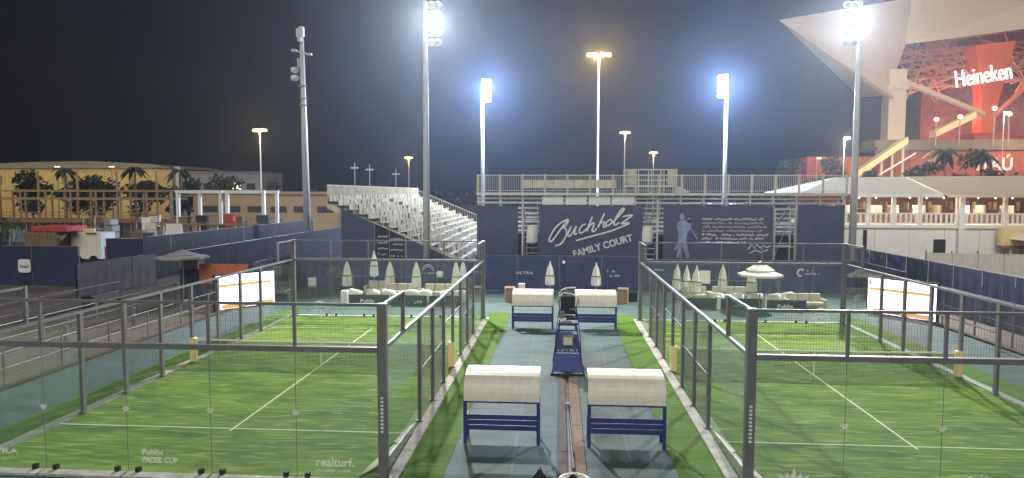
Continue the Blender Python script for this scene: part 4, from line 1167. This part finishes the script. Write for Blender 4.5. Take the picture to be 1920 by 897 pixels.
# ================================================================== LEFT BACKGROUND
wh = thing('warehouse', 'ochre lit warehouse with a low grey roof behind dark trees', 'building', (-118, 156, -.06))
for i in range(8):
    xa = -152+i*8.0
    MB(wh).box(xa+.03, xa+7.97, 150, 150.4, -.06, 11.9).build('wall_panel', 'yellowwall', wh)
MB(wh).box(-152, -88.1, 150.45, 175, -.06, 11.7).build('block', 'yellowwall', wh)
MB(wh).prism([(-153, 12.0), (-87.5, 12.0), (-92, 12.9), (-107, 13.6), (-120, 13.4), (-153, 12.3)], 'y', 149.3, 176).build('roof', 'roofgrey', wh)
for i in range(7):
    x = -146+i*8
    MB(wh).box(x, x+1.2, 149.85, 149.98, 8.2, 10.4).build('vent', 'tan', wh)
for i, x in enumerate((-134, -120, -106, -94)):
    t = thing('wall_lamp', nm[i]+' small lamp on a post before the ochre warehouse, from the left', 'lamp', (x, 138, -.06), group='warehouse lamps')
    MB().bar((0, 0, 0), (0, 0, 12.0), .14).build('pole', 'galv', t); MB().box(-.5, .5, -.3, .3, 12, 12.25).build('head', 'galv', t); MB().box(-.42, .42, -.28, .28, 11.85, 11.99).build('lens', 'sodium2', t)
    spot('warehouse_light', (x, 138.6, 11.6), (x, 150, 7), 1500, 140, (1, .78, .36), .3)
t = thing('annex_building', 'dark low annex building right of the ochre warehouse', 'building', (-80, 158, -.06))
MB(t).box(-86.5, -68, 152, 164, -.06, 10.8).build('block', 'greyscreen', t)
MB(t).box(-86.7, -67.8, 151.8, 164.2, 10.8, 11.3).build('roof', 'roofgrey', t)
for i in range(5): MB(t).box(-85+i*3.4, -83+i*3.4, 151.93, 151.98, 7.2, 8.6).build('window', 'bulb' if i in (0, 3) else 'glass2', t)
MB(t).box(-88, -86.6, 151, 153, -.06, 12.4).build('corner_tower', 'galv', t)
lb = thing('low_building', 'low tan building with dark windows left of the bleacher', 'building', (-50, 116, -.06))
MB(lb).box(-62, -37, 112, 122, -.06, 6.2).build('block', 'tan2', lb)
MB(lb).box(-62.3, -36.7, 111.6, 122.3, 6.2, 6.7).build('roof_edge', 'tan', lb)
for i in range(6): MB(lb).box(-60.5+i*4, -57.8+i*4, 111.9, 111.97, 3.2, 4.2).build('window', 'glass2', lb)
spot('yard_light', (-49, 103, 8.5), (-49, 113, 4), 350, 130, (1, .72, .4), .3)
# elevated timber/steel gallery
ga = thing('gallery_frame', 'long tan two level open gallery frame at far left', 'structure', (-66, 91, -.06))
for z, h in ((6.55, .28), (5.45, .30)):
    MB(ga).box(-84, -53, 89.9, 90.1, z, z+h).build('beam', 'tan', ga); MB(ga).box(-84, -53, 94, 94.2, z, z+h).build('beam', 'tan', ga)
MB(ga).box(-84, -53, 89.8, 94.3, 2.3, 2.75).build('deck', 'wood', ga)
for i in range(17):
    x = -83.6+i*1.9
    MB(ga).box(x-.11, x+.11, 90.12, 90.34, -.06, 6.5 if i % 3 else 9.4).build('post', 'tan', ga)
    if i % 2: MB(ga).box(x-.1, x+.1, 93.75, 93.95, -.06, 6.5).build('post', 'tan', ga)
for z in (3.7, 3.25):
    MB(ga).bar((-84, 89.75, z), (-53, 89.75, z), .05).build('handrail', 'tan', ga)
spot('gallery_fill', (-62, 78, 9.0), (-62, 92, 4), 1300, 130, (1, .74, .42), .3); spot('gallery_fill', (-77, 78, 9.0), (-77, 92, 4), 1300, 130, (1, .74, .42), .3)  # added spots without fixtures, brightening the gallery
for i, (xa, xb, y) in enumerate(((-43.6, -38.2, 75), (-38.0, -33.4, 75.4), (-44, -34, 80.5))):
    t = thing('portal_frame', ('white steel portal frame nearest the gallery', 'white steel portal frame nearest the antenna mast', 'white steel portal frame behind the other two')[i], 'portal frame', ((xa+xb)/2, y, -.06), group='white portal frames')
    for x in (xa, xb-.35): MB(t).box(x, x+.35, y, y+.35, -.06, 6.4).build('column', 'white', t)
    MB(t).box(xa-.05, xb+.05, y-.03, y+.38, 6.4, 6.75).build('lintel', 'white', t)
    MB(t).bar((xa+.4, y+.17, 6.1), (xb-.4, y+.17, 6.1), .05).build('tie_rod', 'galv', t)
# yard clutter
cn = thing('site_container', 'tan site container with a red tarpaulin on top', 'container', (-45, 58.5, -.06))
MB(cn).box(-47.1, -44.1, 57, 60, -.06, 2.95).build('body', 'tan', cn)
for i in range(12): MB(cn).box(-47.05+i*.25, -46.93+i*.25, 56.96, 56.998, .1, 2.85).build('rib', 'tan', cn)
MB(cn).box(-46.6, -43.3, 57.1, 59.9, 2.96, 3.5).build('tarpaulin', 'red', cn, bevel=.12)
t = thing('yard_trailer', 'cream trailer beside the tan site container', 'trailer', (-42.6, 59.5, -.06))
MB(t).box(-44.0, -41.2, 58.6, 60.6, .5, 2.85).build('body', 'cream', t)
for x in (-43.4, -41.9):
    MB(t).bar((x, 58.5, .4), (x, 58.75, .4), .4, n=12).build('wheel', 'black', t)
MB(t).box(-42.6, -41.6, 58.3, 58.6, 2.86, 3.25).build('yellow_beacon_bar', 'pad', t)
t = thing('small_cart', 'small white and red utility cart near the cream trailer', 'cart', (-37.2, 56, -.06))
MB(t).box(-38.5, -36.2, 55.2, 56.6, .4, 1.9).build('body', 'red', t); MB(t).box(-37.8, -36.3, 55.3, 56.5, 1.92, 2.55).build('cab', 'white', t)
for x in (-38, -36.7): MB(t).bar((x, 55.1, .35), (x, 55.35, .35), .35, n=12).build('wheel', 'black', t)
tree((-50.6, 58, -.06), 4.3, 2.3, 'green leafy tree at the left edge behind the navy wall', 'leaf_g', 21, .15, 1300, .16, None)
t = thing('white_hoarding', 'square white hoarding board behind the navy wall', 'board', (-37.9, 65, -.06))
MB(t).box(-38.9, -37.3, 65, 65.1, .8, 3.4).build('board', 'white', t); MB(t).bar((-38.7, 65.15, -.06), (-38.7, 65.15, 3.3), .05).build('leg', 'galv', t); MB(t).bar((-37.5, 65.15, -.06), (-37.5, 65.15, 3.3), .05).build('leg', 'galv', t)
t = thing('trestle_counter', 'long tan trestle counter under the white portal frames', 'counter', (-36.5, 71, -.06))
MB(t).box(-43.2, -30.6, 70.5, 71.3, 3.0, 3.14).build('top', 'tan', t)
for i in range(7):
    x = -42.8+i*2.0
    MB(t).bar((x, 70.6, -.06), (x+.35, 70.6, 3.0), .05).build('leg', 'white', t); MB(t).bar((x+.7, 70.6, -.06), (x+.35, 70.6, 3.0), .05).build('leg', 'white', t)
cols = ['wood', 'greyscreen', 'white', 'tan', 'red', 'navy2', 'galv', 'cream', 'black']
rr = random.Random(17)
cw = ('brown', 'grey', 'white', 'tan', 'red', 'navy', 'steel', 'cream', 'black')
spots_ = [(-58+i*2.35, rr.uniform(62, 86)) for i in range(12)]+[(-45.0, 73), (-41.9, 74), (-39.6, 73.2), (-36.4, 73.6), (-34.8, 72.5), (-33, 74)]
def ordn(k): return ('first', 'second', 'third', 'fourth', 'fifth', 'sixth', 'seventh', 'eighth', 'ninth', 'tenth', 'eleventh', 'twelfth')[k]
for i, (x, y) in enumerate(spots_):
    c = (i*5+1) % 9; w = rr.uniform(.8, 1.5); h = rr.uniform(1.8, 3.4) if i < 12 else rr.uniform(3.3, 4.3)
    l = (cw[c]+' crate stack in the dim yard, '+ordn(i)+' from the left below the gallery') if i < 12 else (cw[c]+' crate stack behind the trestle counter, '+ordn(i-12)+' from the left')
    t = thing('crate_stack', l, 'crates', (x, y, -.06), rr.uniform(-.4, .4), 'crate stacks in the yard')
    k = max(2, int(h/.8)); z = 0
    for j in range(k):
        hh = h/k; MB().cbox((rr.uniform(-.1, .1), rr.uniform(-.1, .1), z+hh/2), w*rr.uniform(.8, 1), w, hh-.06, rr.uniform(-.15, .15)).build('crate', cols[c], t, bevel=.02)
        MB().cbox((0, 0, z+hh-.03), w, w, .05).build('pallet', 'tan', t); z += hh
rr = random.Random(77)
for i in range(12):
    x = -60+i*2.5+rr.uniform(-.5, .5); y = rr.uniform(80, 88)
    t = thing('stacked_frames', ordn(i)+' leaning stack of steel frames from the left before the gallery', 'frames', (x, y, -.06), rr.uniform(-.3, .3), 'stacked frames in the yard')
    for j in range(4):
        h = rr.uniform(2.4, 3.6)
        b = MB(); b.tube([(-.9, j*.22, 0), (-.9, j*.22+.3, h), (.9, j*.22+.3, h), (.9, j*.22, 0)], .05, 5)
        b.bar((-.9, j*.22+.15, h*.55), (.9, j*.22+.15, h*.55), .035); b.build('frame', ('galv', 'tan', 'wood', 'black')[(i+j) % 4], t)
for i in range(9):
    x = -57+i*2.9; y = 68+(i*7) % 11
    t = thing('crowd_barrier', ordn(i)+' steel crowd barrier from the left in the dim yard', 'barrier', (x, y, -.06), .3*(i % 3-1), 'crowd barriers in the yard')
    MB().bar((-1.2, 0, 2.6), (1.2, 0, 2.6), .03).build('top_rail', 'galv', t); MB().bar((-1.2, 0, 1.4), (1.2, 0, 1.4), .03).build('bottom_rail', 'galv', t)
    b = MB()
    for j in range(13): b.bar((-1.2+j*.2, 0, 1.4), (-1.2+j*.2, 0, 2.6), .015, n=4)
    b.build('bars', 'galv', t)
    for s in (-1, 1): MB().bar((s*1.2, 0, 0), (s*1.2, 0, 2.6), .03).build('leg', 'galv', t)
for i, (x, h, r) in enumerate(((-112, 9.5, 5.5), (-103, 9.8, 5), (-96, 9, 4.6), (-87, 9.3, 5), (-80, 9, 4.5), (-73, 9.6, 4.5), (-62, 9.2, 4), (-55, 8.6, 4))):
    tree((x, 124+3*(i % 3), -.06), h, r, ordn(i)+' dark round tree from the left before the warehouse', 'leaf', 30+i, .2, 900, .55)
for i, (x, h) in enumerate(((-108, 12), (-91.5, 12.5), (-78, 12.8), (-69.5, 12.3))):
    palm((x, 121, -.06), h, ordn(i)+' dark palm from the left before the ochre warehouse', 50+i)

# ================================================================== STADIUM (right background)
sd = thing('stadium', 'huge cream stadium with a pointed overhanging roof corner lit red inside', 'stadium', (105, 190, -.06))
def hull(name, pts, faces, m, par=sd): return MB(par).add(pts, faces).build(name, m, par)
T = (48.8, 160, 45.4)            # roof tip
A = (92, 190, 58.0); A2 = (150, 200, 66.0)
Bm = (90.8, 190, 45.9); B2 = (140, 190, 51.9)
C = (85.6, 185, 35.8); C2 = (150, 235, 44.0)
D = (120, 240, 66)
hull('roof_upper', [T, A, A2, B2, Bm, D], [(0, 4, 1), (4, 3, 2, 1), (0, 1, 2, 5)], 'stadium')
hull('roof_soffit', [T, Bm, C, (84.2, 180.5, 30.5), (81.8, 180.5, 31.2), (82, 196, 33)], [(0, 3, 2, 1), (0, 5, 4), (0, 4, 3)], 'stadium')
MB(sd).box(83.0, 87.2, 181, 185, -.06, 38).build('column', 'stadium', sd)
MB(sd).box(82.6, 87.6, 180.6, 185.4, 33.0, 34.0).build('column_collar', 'stadium', sd)
# bowl behind
for k in range(9):
    MB(sd).box(.502*(215+k*4), 175, 215+k*4, 219+k*4, -.06, 14+k*3.6).build('seating_tier', 'bowl', sd)
MB(sd).box(126.5, 200, 251.5, 253, -.06, 68).build('upper_bowl', 'bowl', sd)
hull('roof_underside', [(92, 200, 47), (150, 216, 57), (200, 251, 68), (134, 251, 60)], [(0, 1, 2, 3)], 'bowl')
rr = random.Random(4)
for k in range(190):
    x = rr.uniform(92, 150); y = rr.uniform(197, 214); z = rr.uniform(34, 46)+(x-92)*.12
    a = rr.choice((.2, .35, -.3, 1.1, -1.0)); l = rr.uniform(4, 11)
    MB(sd).bar((x-l/2*math.cos(a), y, z-l/2*math.sin(a)), (x+l/2*math.cos(a), y+rr.uniform(-2, 2), z+l/2*math.sin(a)), rr.uniform(.12, .3), n=5).build('truss_member', 'truss', sd)
for k in range(5):
    z = 35+k*2.6
    MB(sd).bar((88, 200, z), (150, 206, z+5.5), .28, n=6).build('truss_chord', 'truss', sd)
for d in (0, 1.6):
    MB(sd).bar((87, 187, 36.5+d*.5), (110.2, 188, 27.2+d*.3), .6-.15*d, n=8).build('raking_beam', 'stadium', sd)
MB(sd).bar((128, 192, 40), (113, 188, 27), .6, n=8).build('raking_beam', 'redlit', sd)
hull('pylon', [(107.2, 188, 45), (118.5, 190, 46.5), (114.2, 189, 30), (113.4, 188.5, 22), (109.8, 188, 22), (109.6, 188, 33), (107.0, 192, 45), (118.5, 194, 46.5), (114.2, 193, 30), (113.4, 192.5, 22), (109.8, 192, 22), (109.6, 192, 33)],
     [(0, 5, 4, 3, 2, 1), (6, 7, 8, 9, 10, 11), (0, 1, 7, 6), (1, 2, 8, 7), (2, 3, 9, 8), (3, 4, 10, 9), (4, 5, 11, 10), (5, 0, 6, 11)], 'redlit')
MB(sd).box(107, 116, 186, 194, -.06, 22.3).build('pylon_base', 'redwall', sd)
hs = thing('roof_sign', 'white lit lettering sign hanging before the red pylon', 'sign', (110, 186.0, 33))
piece('lettering', text_mesh('Heineken', 13.8, 4.3, .25, 'sign', .0), hs, (-1.2, 0, 2.0), (PI/2, -R(9), 0))
MB(hs).bar((101.0, 186.5, 34.6), (116.2, 186.5, 37.1), .2).build('support_bar', 'truss', hs)
for k in range(8):
    MB(hs).bar((101.4+2*k, 186.6, 34.8+.3*k), (101.4+2*k, 190, 46), .06, n=4).build('hanger', 'truss', hs)
# concourse building
cb = thing('concourse_building', 'red walled concourse building with white lettering below the stadium', 'building', (100, 172, -.06))
for k in range(9):
    xa = 60+k*8
    MB(cb).box(xa+.05, xa+7.95, 171.6, 172, -.06, 17.0 if k > 1 else 15.5).build('wall_panel', 'redwall', cb)
MB(cb).box(60, 150, 172.05, 180, -.06, 15.4).build('block', 'redwall', cb)
MB(cb).box(76, 150, 170.5, 181, 17.0, 17.8).build('roof_slab', 'roofgrey', cb)
MB(cb).box(76, 150, 172.05, 180, 17.82, 19.6).build('upper_terrace', 'tan', cb)
piece('lettering', text_mesh('ITAÚ', 8.2, 3.9, .05, 'print', .03), cb, (103.5-100, 171.4-172, 12.1+.06), (PI/2, 0, 0))
for k in range(10):
    MB(cb).box(78+k*5, 80.2+k*5, 171.45, 171.55, 3, 6).build('window', 'glass2', cb)
rp = thing('stair_ramp', 'orange lit stair ramp climbing to the stadium concourse', 'ramp', (76, 168, -.06))
MB(rp).add([(69, 166, 9.8), (80.8, 166, 18.2), (80.8, 166, 19.8), (69, 166, 11.4), (69, 169, 9.8), (80.8, 169, 18.2), (80.8, 169, 19.8), (69, 169, 11.4)],
           [(0,1,2,3),(7,6,5,4),(0,4,5,1),(1,5,6,2),(2,6,7,3),(3,7,4,0)]).build('flight', 'pad', rp)
MB(rp).add([(71, 165.7, 8.6), (82.5, 165.7, 15.8), (82.5, 165.7, 16.2), (71, 165.7, 9.0), (71, 166, 8.6), (82.5, 166, 15.8), (82.5, 166, 16.2), (71, 166, 9.0)],
           [(0,1,2,3),(7,6,5,4),(0,4,5,1),(1,5,6,2),(2,6,7,3),(3,7,4,0)]).build('handrail', 'white', rp)
for k in range(5):
    MB(rp).box(70.5+k*2.4, 70.9+k*2.4, 167, 167.5, -.06, 10.6+k*1.7).build('pier', 'stadium', rp)
MB(rp).add([(89, 170, 20), (98, 170, 24.5), (98, 170, 26), (89, 170, 21.5), (89, 173, 20), (98, 173, 24.5), (98, 173, 26), (89, 173, 21.5)],
           [(0,1,2,3),(7,6,5,4),(0,4,5,1),(1,5,6,2),(2,6,7,3),(3,7,4,0)]).build('upper_flight', 'pad', rp)
for i, (x, z) in enumerate(((88.2, 24.0), (93.5, 24.6), (101.2, 26.5), (104.5, 25.2), (112, 24.6), (118.5, 24.2), (124, 26.2))):
    t = thing('concourse_lamp', ordn(i)+' white concourse lamp from the left below the roof sign', 'lamp', (x, 168.5, 17.8), group='concourse lamps')
    MB().bar((0, 0, 0), (0, 0, z-18.1), .12).build('post', 'galv', t)
    MB().lathe([(.1, -.5), (.5, -.25), (.55, .15), (.2, .5)], (0, 0, z-17.8), n=10).build('globe', 'sodium2', t)
point('stadium_red_light', (106, 199, 28), 11000, (1, .22, .10), 1.5)
point('stadium_red_light', (128, 203, 28), 11000, (1, .20, .10), 1.5)
point('bowl_fill_light', (122, 212, 36), 16000, (1, .55, .42), 1.5)  # added lamp without a fixture, lifts the dark bowl off the sky
point('stadium_warm_light', (72, 150, 17), 9000, (1, .76, .48), 1.5)
point('stadium_warm_light', (108, 160, 19.5), 7000, (1, .72, .5), 1.5)
for i, (x, y, h, r) in enumerate(((52, 138, 15.5, 5.5), (46, 140, 13.5, 4.5), (63, 142, 11, 4), (71, 140, 13, 5), (79, 139, 15.0, 5.5), (86, 141, 11.0, 5.0), (93, 142, 9.5, 4), (105, 141, 12, 5), (103, 140, 15, 4.5))):
    tree((x, y, -.06), h, r, ordn(i)+' dark tree from the left before the stadium', 'leaf', 70+i, .2, 900, .5, 'dark trees before the stadium')
for i, (x, h) in enumerate(((69.5, 19.5), (76.5, 18.8), (90.5, 18.0), (98, 18.5))):
    palm((x+9, 146, -.06), h-1.5, ordn(i)+' tall dark palm from the left before the red concourse wall', 90+i)

# ------------------------------------------------------------------ hospitality pavilion
pv = thing('hospitality_pavilion', 'white two storey pavilion with a cream tent roof and open dining deck', 'pavilion', (31, 58, -.06))
for k in range(9):
    xa = 21.9+k*2.6
    MB(pv).box(xa+.015, xa+2.585, 54.9, 55.0, -.06, 3.85).build('wall_panel', 'white', pv)
MB(pv).box(28.9, 29.8, 54.86, 54.895, 1.0, 3.0).build('doorway', 'dark', pv)
MB(pv).box(23.6, 23.9, 54.86, 54.895, 1.0, 3.7).build('doorway', 'dark', pv)
MB(pv).box(21.8, 46, 54.7, 66, 3.86, 4.12).build('floor_slab', 'white', pv)
for x in (22.1, 24.0, 25.9, 27.9, 30.7, 34.2, 38):
    MB(pv).box(x-.13, x+.13, 54.95, 55.2, 4.12, 6.5).build('column', 'white', pv)
MB(pv).box(30.55, 30.95, 54.5, 54.68, -.06, 6.5).build('front_column', 'white', pv)
for k in range(11):
    xa = 22.1+k*1.5
    b = MB(pv); b.box(xa+.02, xa+1.48, 54.74, 54.80, 4.95, 5.05); b.box(xa+.02, xa+1.48, 54.74, 54.80, 4.2, 4.28)
    for j in range(4): b.box(xa+.06+j*.36, xa+.22+j*.36, 54.75, 54.79, 4.28, 4.95)
    b.build('balustrade_panel', 'white', pv)
MB(pv).box(21.8, 46, 65.5, 65.7, 4.12, 6.6).build('back_wall', 'bowl', pv)
hull('roof_left', [(19.3, 56, 6.6), (22.5, 54.4, 6.45), (29.2, 54.4, 6.45), (29.2, 60.5, 7.95), (23.4, 60.5, 7.9), (19.3, 66.5, 6.6), (29.2, 66.5, 6.6)],
     [(0, 1, 4), (1, 2, 3, 4), (0, 4, 5), (4, 3, 6, 5)], 'fabric_tent', pv)
hull('roof_right', [(29.25, 53.9, 6.4), (46, 53.9, 6.45), (46, 60.2, 8.1), (29.25, 60.2, 7.97), (29.25, 66.5, 6.6), (46, 66.5, 6.6)],
     [(0, 1, 2, 3), (0, 3, 4), (3, 2, 5, 4)], 'fabric_shaded', pv)
MB(pv).box(22.5, 29.2, 54.34, 54.39, 6.25, 6.52).build('valance', 'white', pv)
MB(pv).box(29.25, 46, 53.84, 53.89, 6.25, 6.45).build('valance', 'fabric_shaded', pv)
for k in range(14):
    x = 22.6+k*1.3
    MB(pv).lathe([(.02, -.07), (.07, 0), (.02, .07)], (x, 56.5, 6.2), n=8).build('bulb', 'bulb', pv)
for x in (24.5, 29, 34, 39): point('pavilion_light', (x, 58.0, 6.05), 260, (1, .78, .55), .2)
for x in (24, 30): point('pavilion_light', (x, 51.5, 5.2), 100, (1, .93, .8), .2)
for i in range(9):
    x = 22.9+i*1.75
    if i == 0: MB(pv).box(21.9, 45.9, 58.4, 65.4, 4.125, 4.8).build('raised_tier', 'wood', pv)
    t = thing('dining_table', ordn(i)+' cloth covered table from the left on the pavilion deck', 'table', (x, 59.3+.8*(i % 2), 4.805), group='tables on the pavilion deck')
    MB().lathe([(.52, .0), (.50, .3), (.48, .74), (.46, .76)], n=14, wob=.04).build('cloth', 'canvas', t)
    for s in (-1, 1):
        c = thing('dining_chair', ('left' if s < 0 else 'right')+' tan chair at the '+ordn(i)+' deck table', 'chair', (x+s*.72, 59.3+.8*(i % 2), 4.805), group='chairs on the pavilion deck')
        MB().box(-.2, .2, -.2, .2, .42, .47).build('seat', 'tan', c); MB().box(s*.17, s*.2, -.2, .2, .48, 1.05).build('backrest', 'tan', c)
        for a in (-.17, .17):
            for q in (-.17, .17): MB().bar((a, q, 0), (a, q, .42), .02, n=4).build('leg', 'tan', c)
# yard behind the right wall
cf = thing('hoarding_fence', 'cream hoarding fence between the pavilion and the right navy wall', 'fence', (33, 50, -.06))
for k in range(8):
    xa = 25.9+k*1.75
    MB(cf).box(xa+.02, xa+1.73, 50, 50.05, -.06, 2.35-.02*k).build('hoarding_panel', 'cream', cf); MB(cf).box(xa-.03, xa+.03, 50.06, 50.12, -.06, 2.5).build('post', 'wood', cf)
t = thing('gazebo_tent', 'small white gazebo tent at the right edge', 'tent', (35.6, 53, -.06))
for x in (34.2, 37.0):
    for y in (51.8, 54.2): MB(t).bar((x, y, -.06), (x, y, 3.1), .05).build('leg', 'white', t)
hull('canopy', [(34.0, 51.6, 3.1), (37.2, 51.6, 3.1), (37.2, 54.4, 3.1), (34.0, 54.4, 3.1), (35.6, 53, 3.95)], [(0, 1, 4), (1, 2, 4), (2, 3, 4), (3, 0, 4)], 'white', t)
MB(t).box(34.0, 37.2, 51.62, 51.66, 2.2, 3.1).build('side_wall', 'white', t)
solo('orange_crate', MB().box(33.3, 35.2, 54.0, 54.4, 2.6, 4.0), 'pad', 'ochre panel crate beside the gazebo tent', 'crate', bevel=.03)
t = thing('crate_stand', 'tan trestle stand carrying the ochre crate', 'stand', (34.2, 54.2, -.06))
MB(t).box(33.4, 35.1, 54.05, 54.35, 2.4, 2.59).build('top', 'tan', t)
for x in (33.5, 35.0): MB(t).bar((x, 54.2, -.06), (x, 54.2, 2.4), .06).build('leg', 'tan', t)

# ------------------------------------------------------------------ far horizon
b = MB(); rr = random.Random(8)
for i in range(300):
    x = -265+530*i/299
    leaves(b, (x, 366+rr.uniform(-6, 6), rr.uniform(1, 6)), 5, 16, 1.6, rr)
b.v = [Vector((p.x, min(p.y, 378), max(p.z, 0))) for p in b.v]
o = solo('far_wood', b, 'leaf', 'distant dark wood along the horizon', 'wood', kind='stuff')

# ------------------------------------------------------------------ haze
hz = MB().box(-285, 285, -60, 400, -1.5, 75)
hm = bpy.data.materials.new('haze'); hm.use_nodes = True
n_ = hm.node_tree.nodes; n_.remove(n_['Principled BSDF'])
pvv = n_.new('ShaderNodeVolumePrincipled')
pvv.inputs['Color'].default_value = (.62, .76, 1.0, 1)
pvv.inputs['Density'].default_value = 0.00045
pvv.inputs['Anisotropy'].default_value = 0.78
hm.node_tree.links.new(pvv.outputs[0], n_['Material Output'].inputs['Volume'])
ho = hz.build('haze', hm); ho['kind'] = 'stuff'; ho['label'] = 'thin night haze lit by the floodlights'
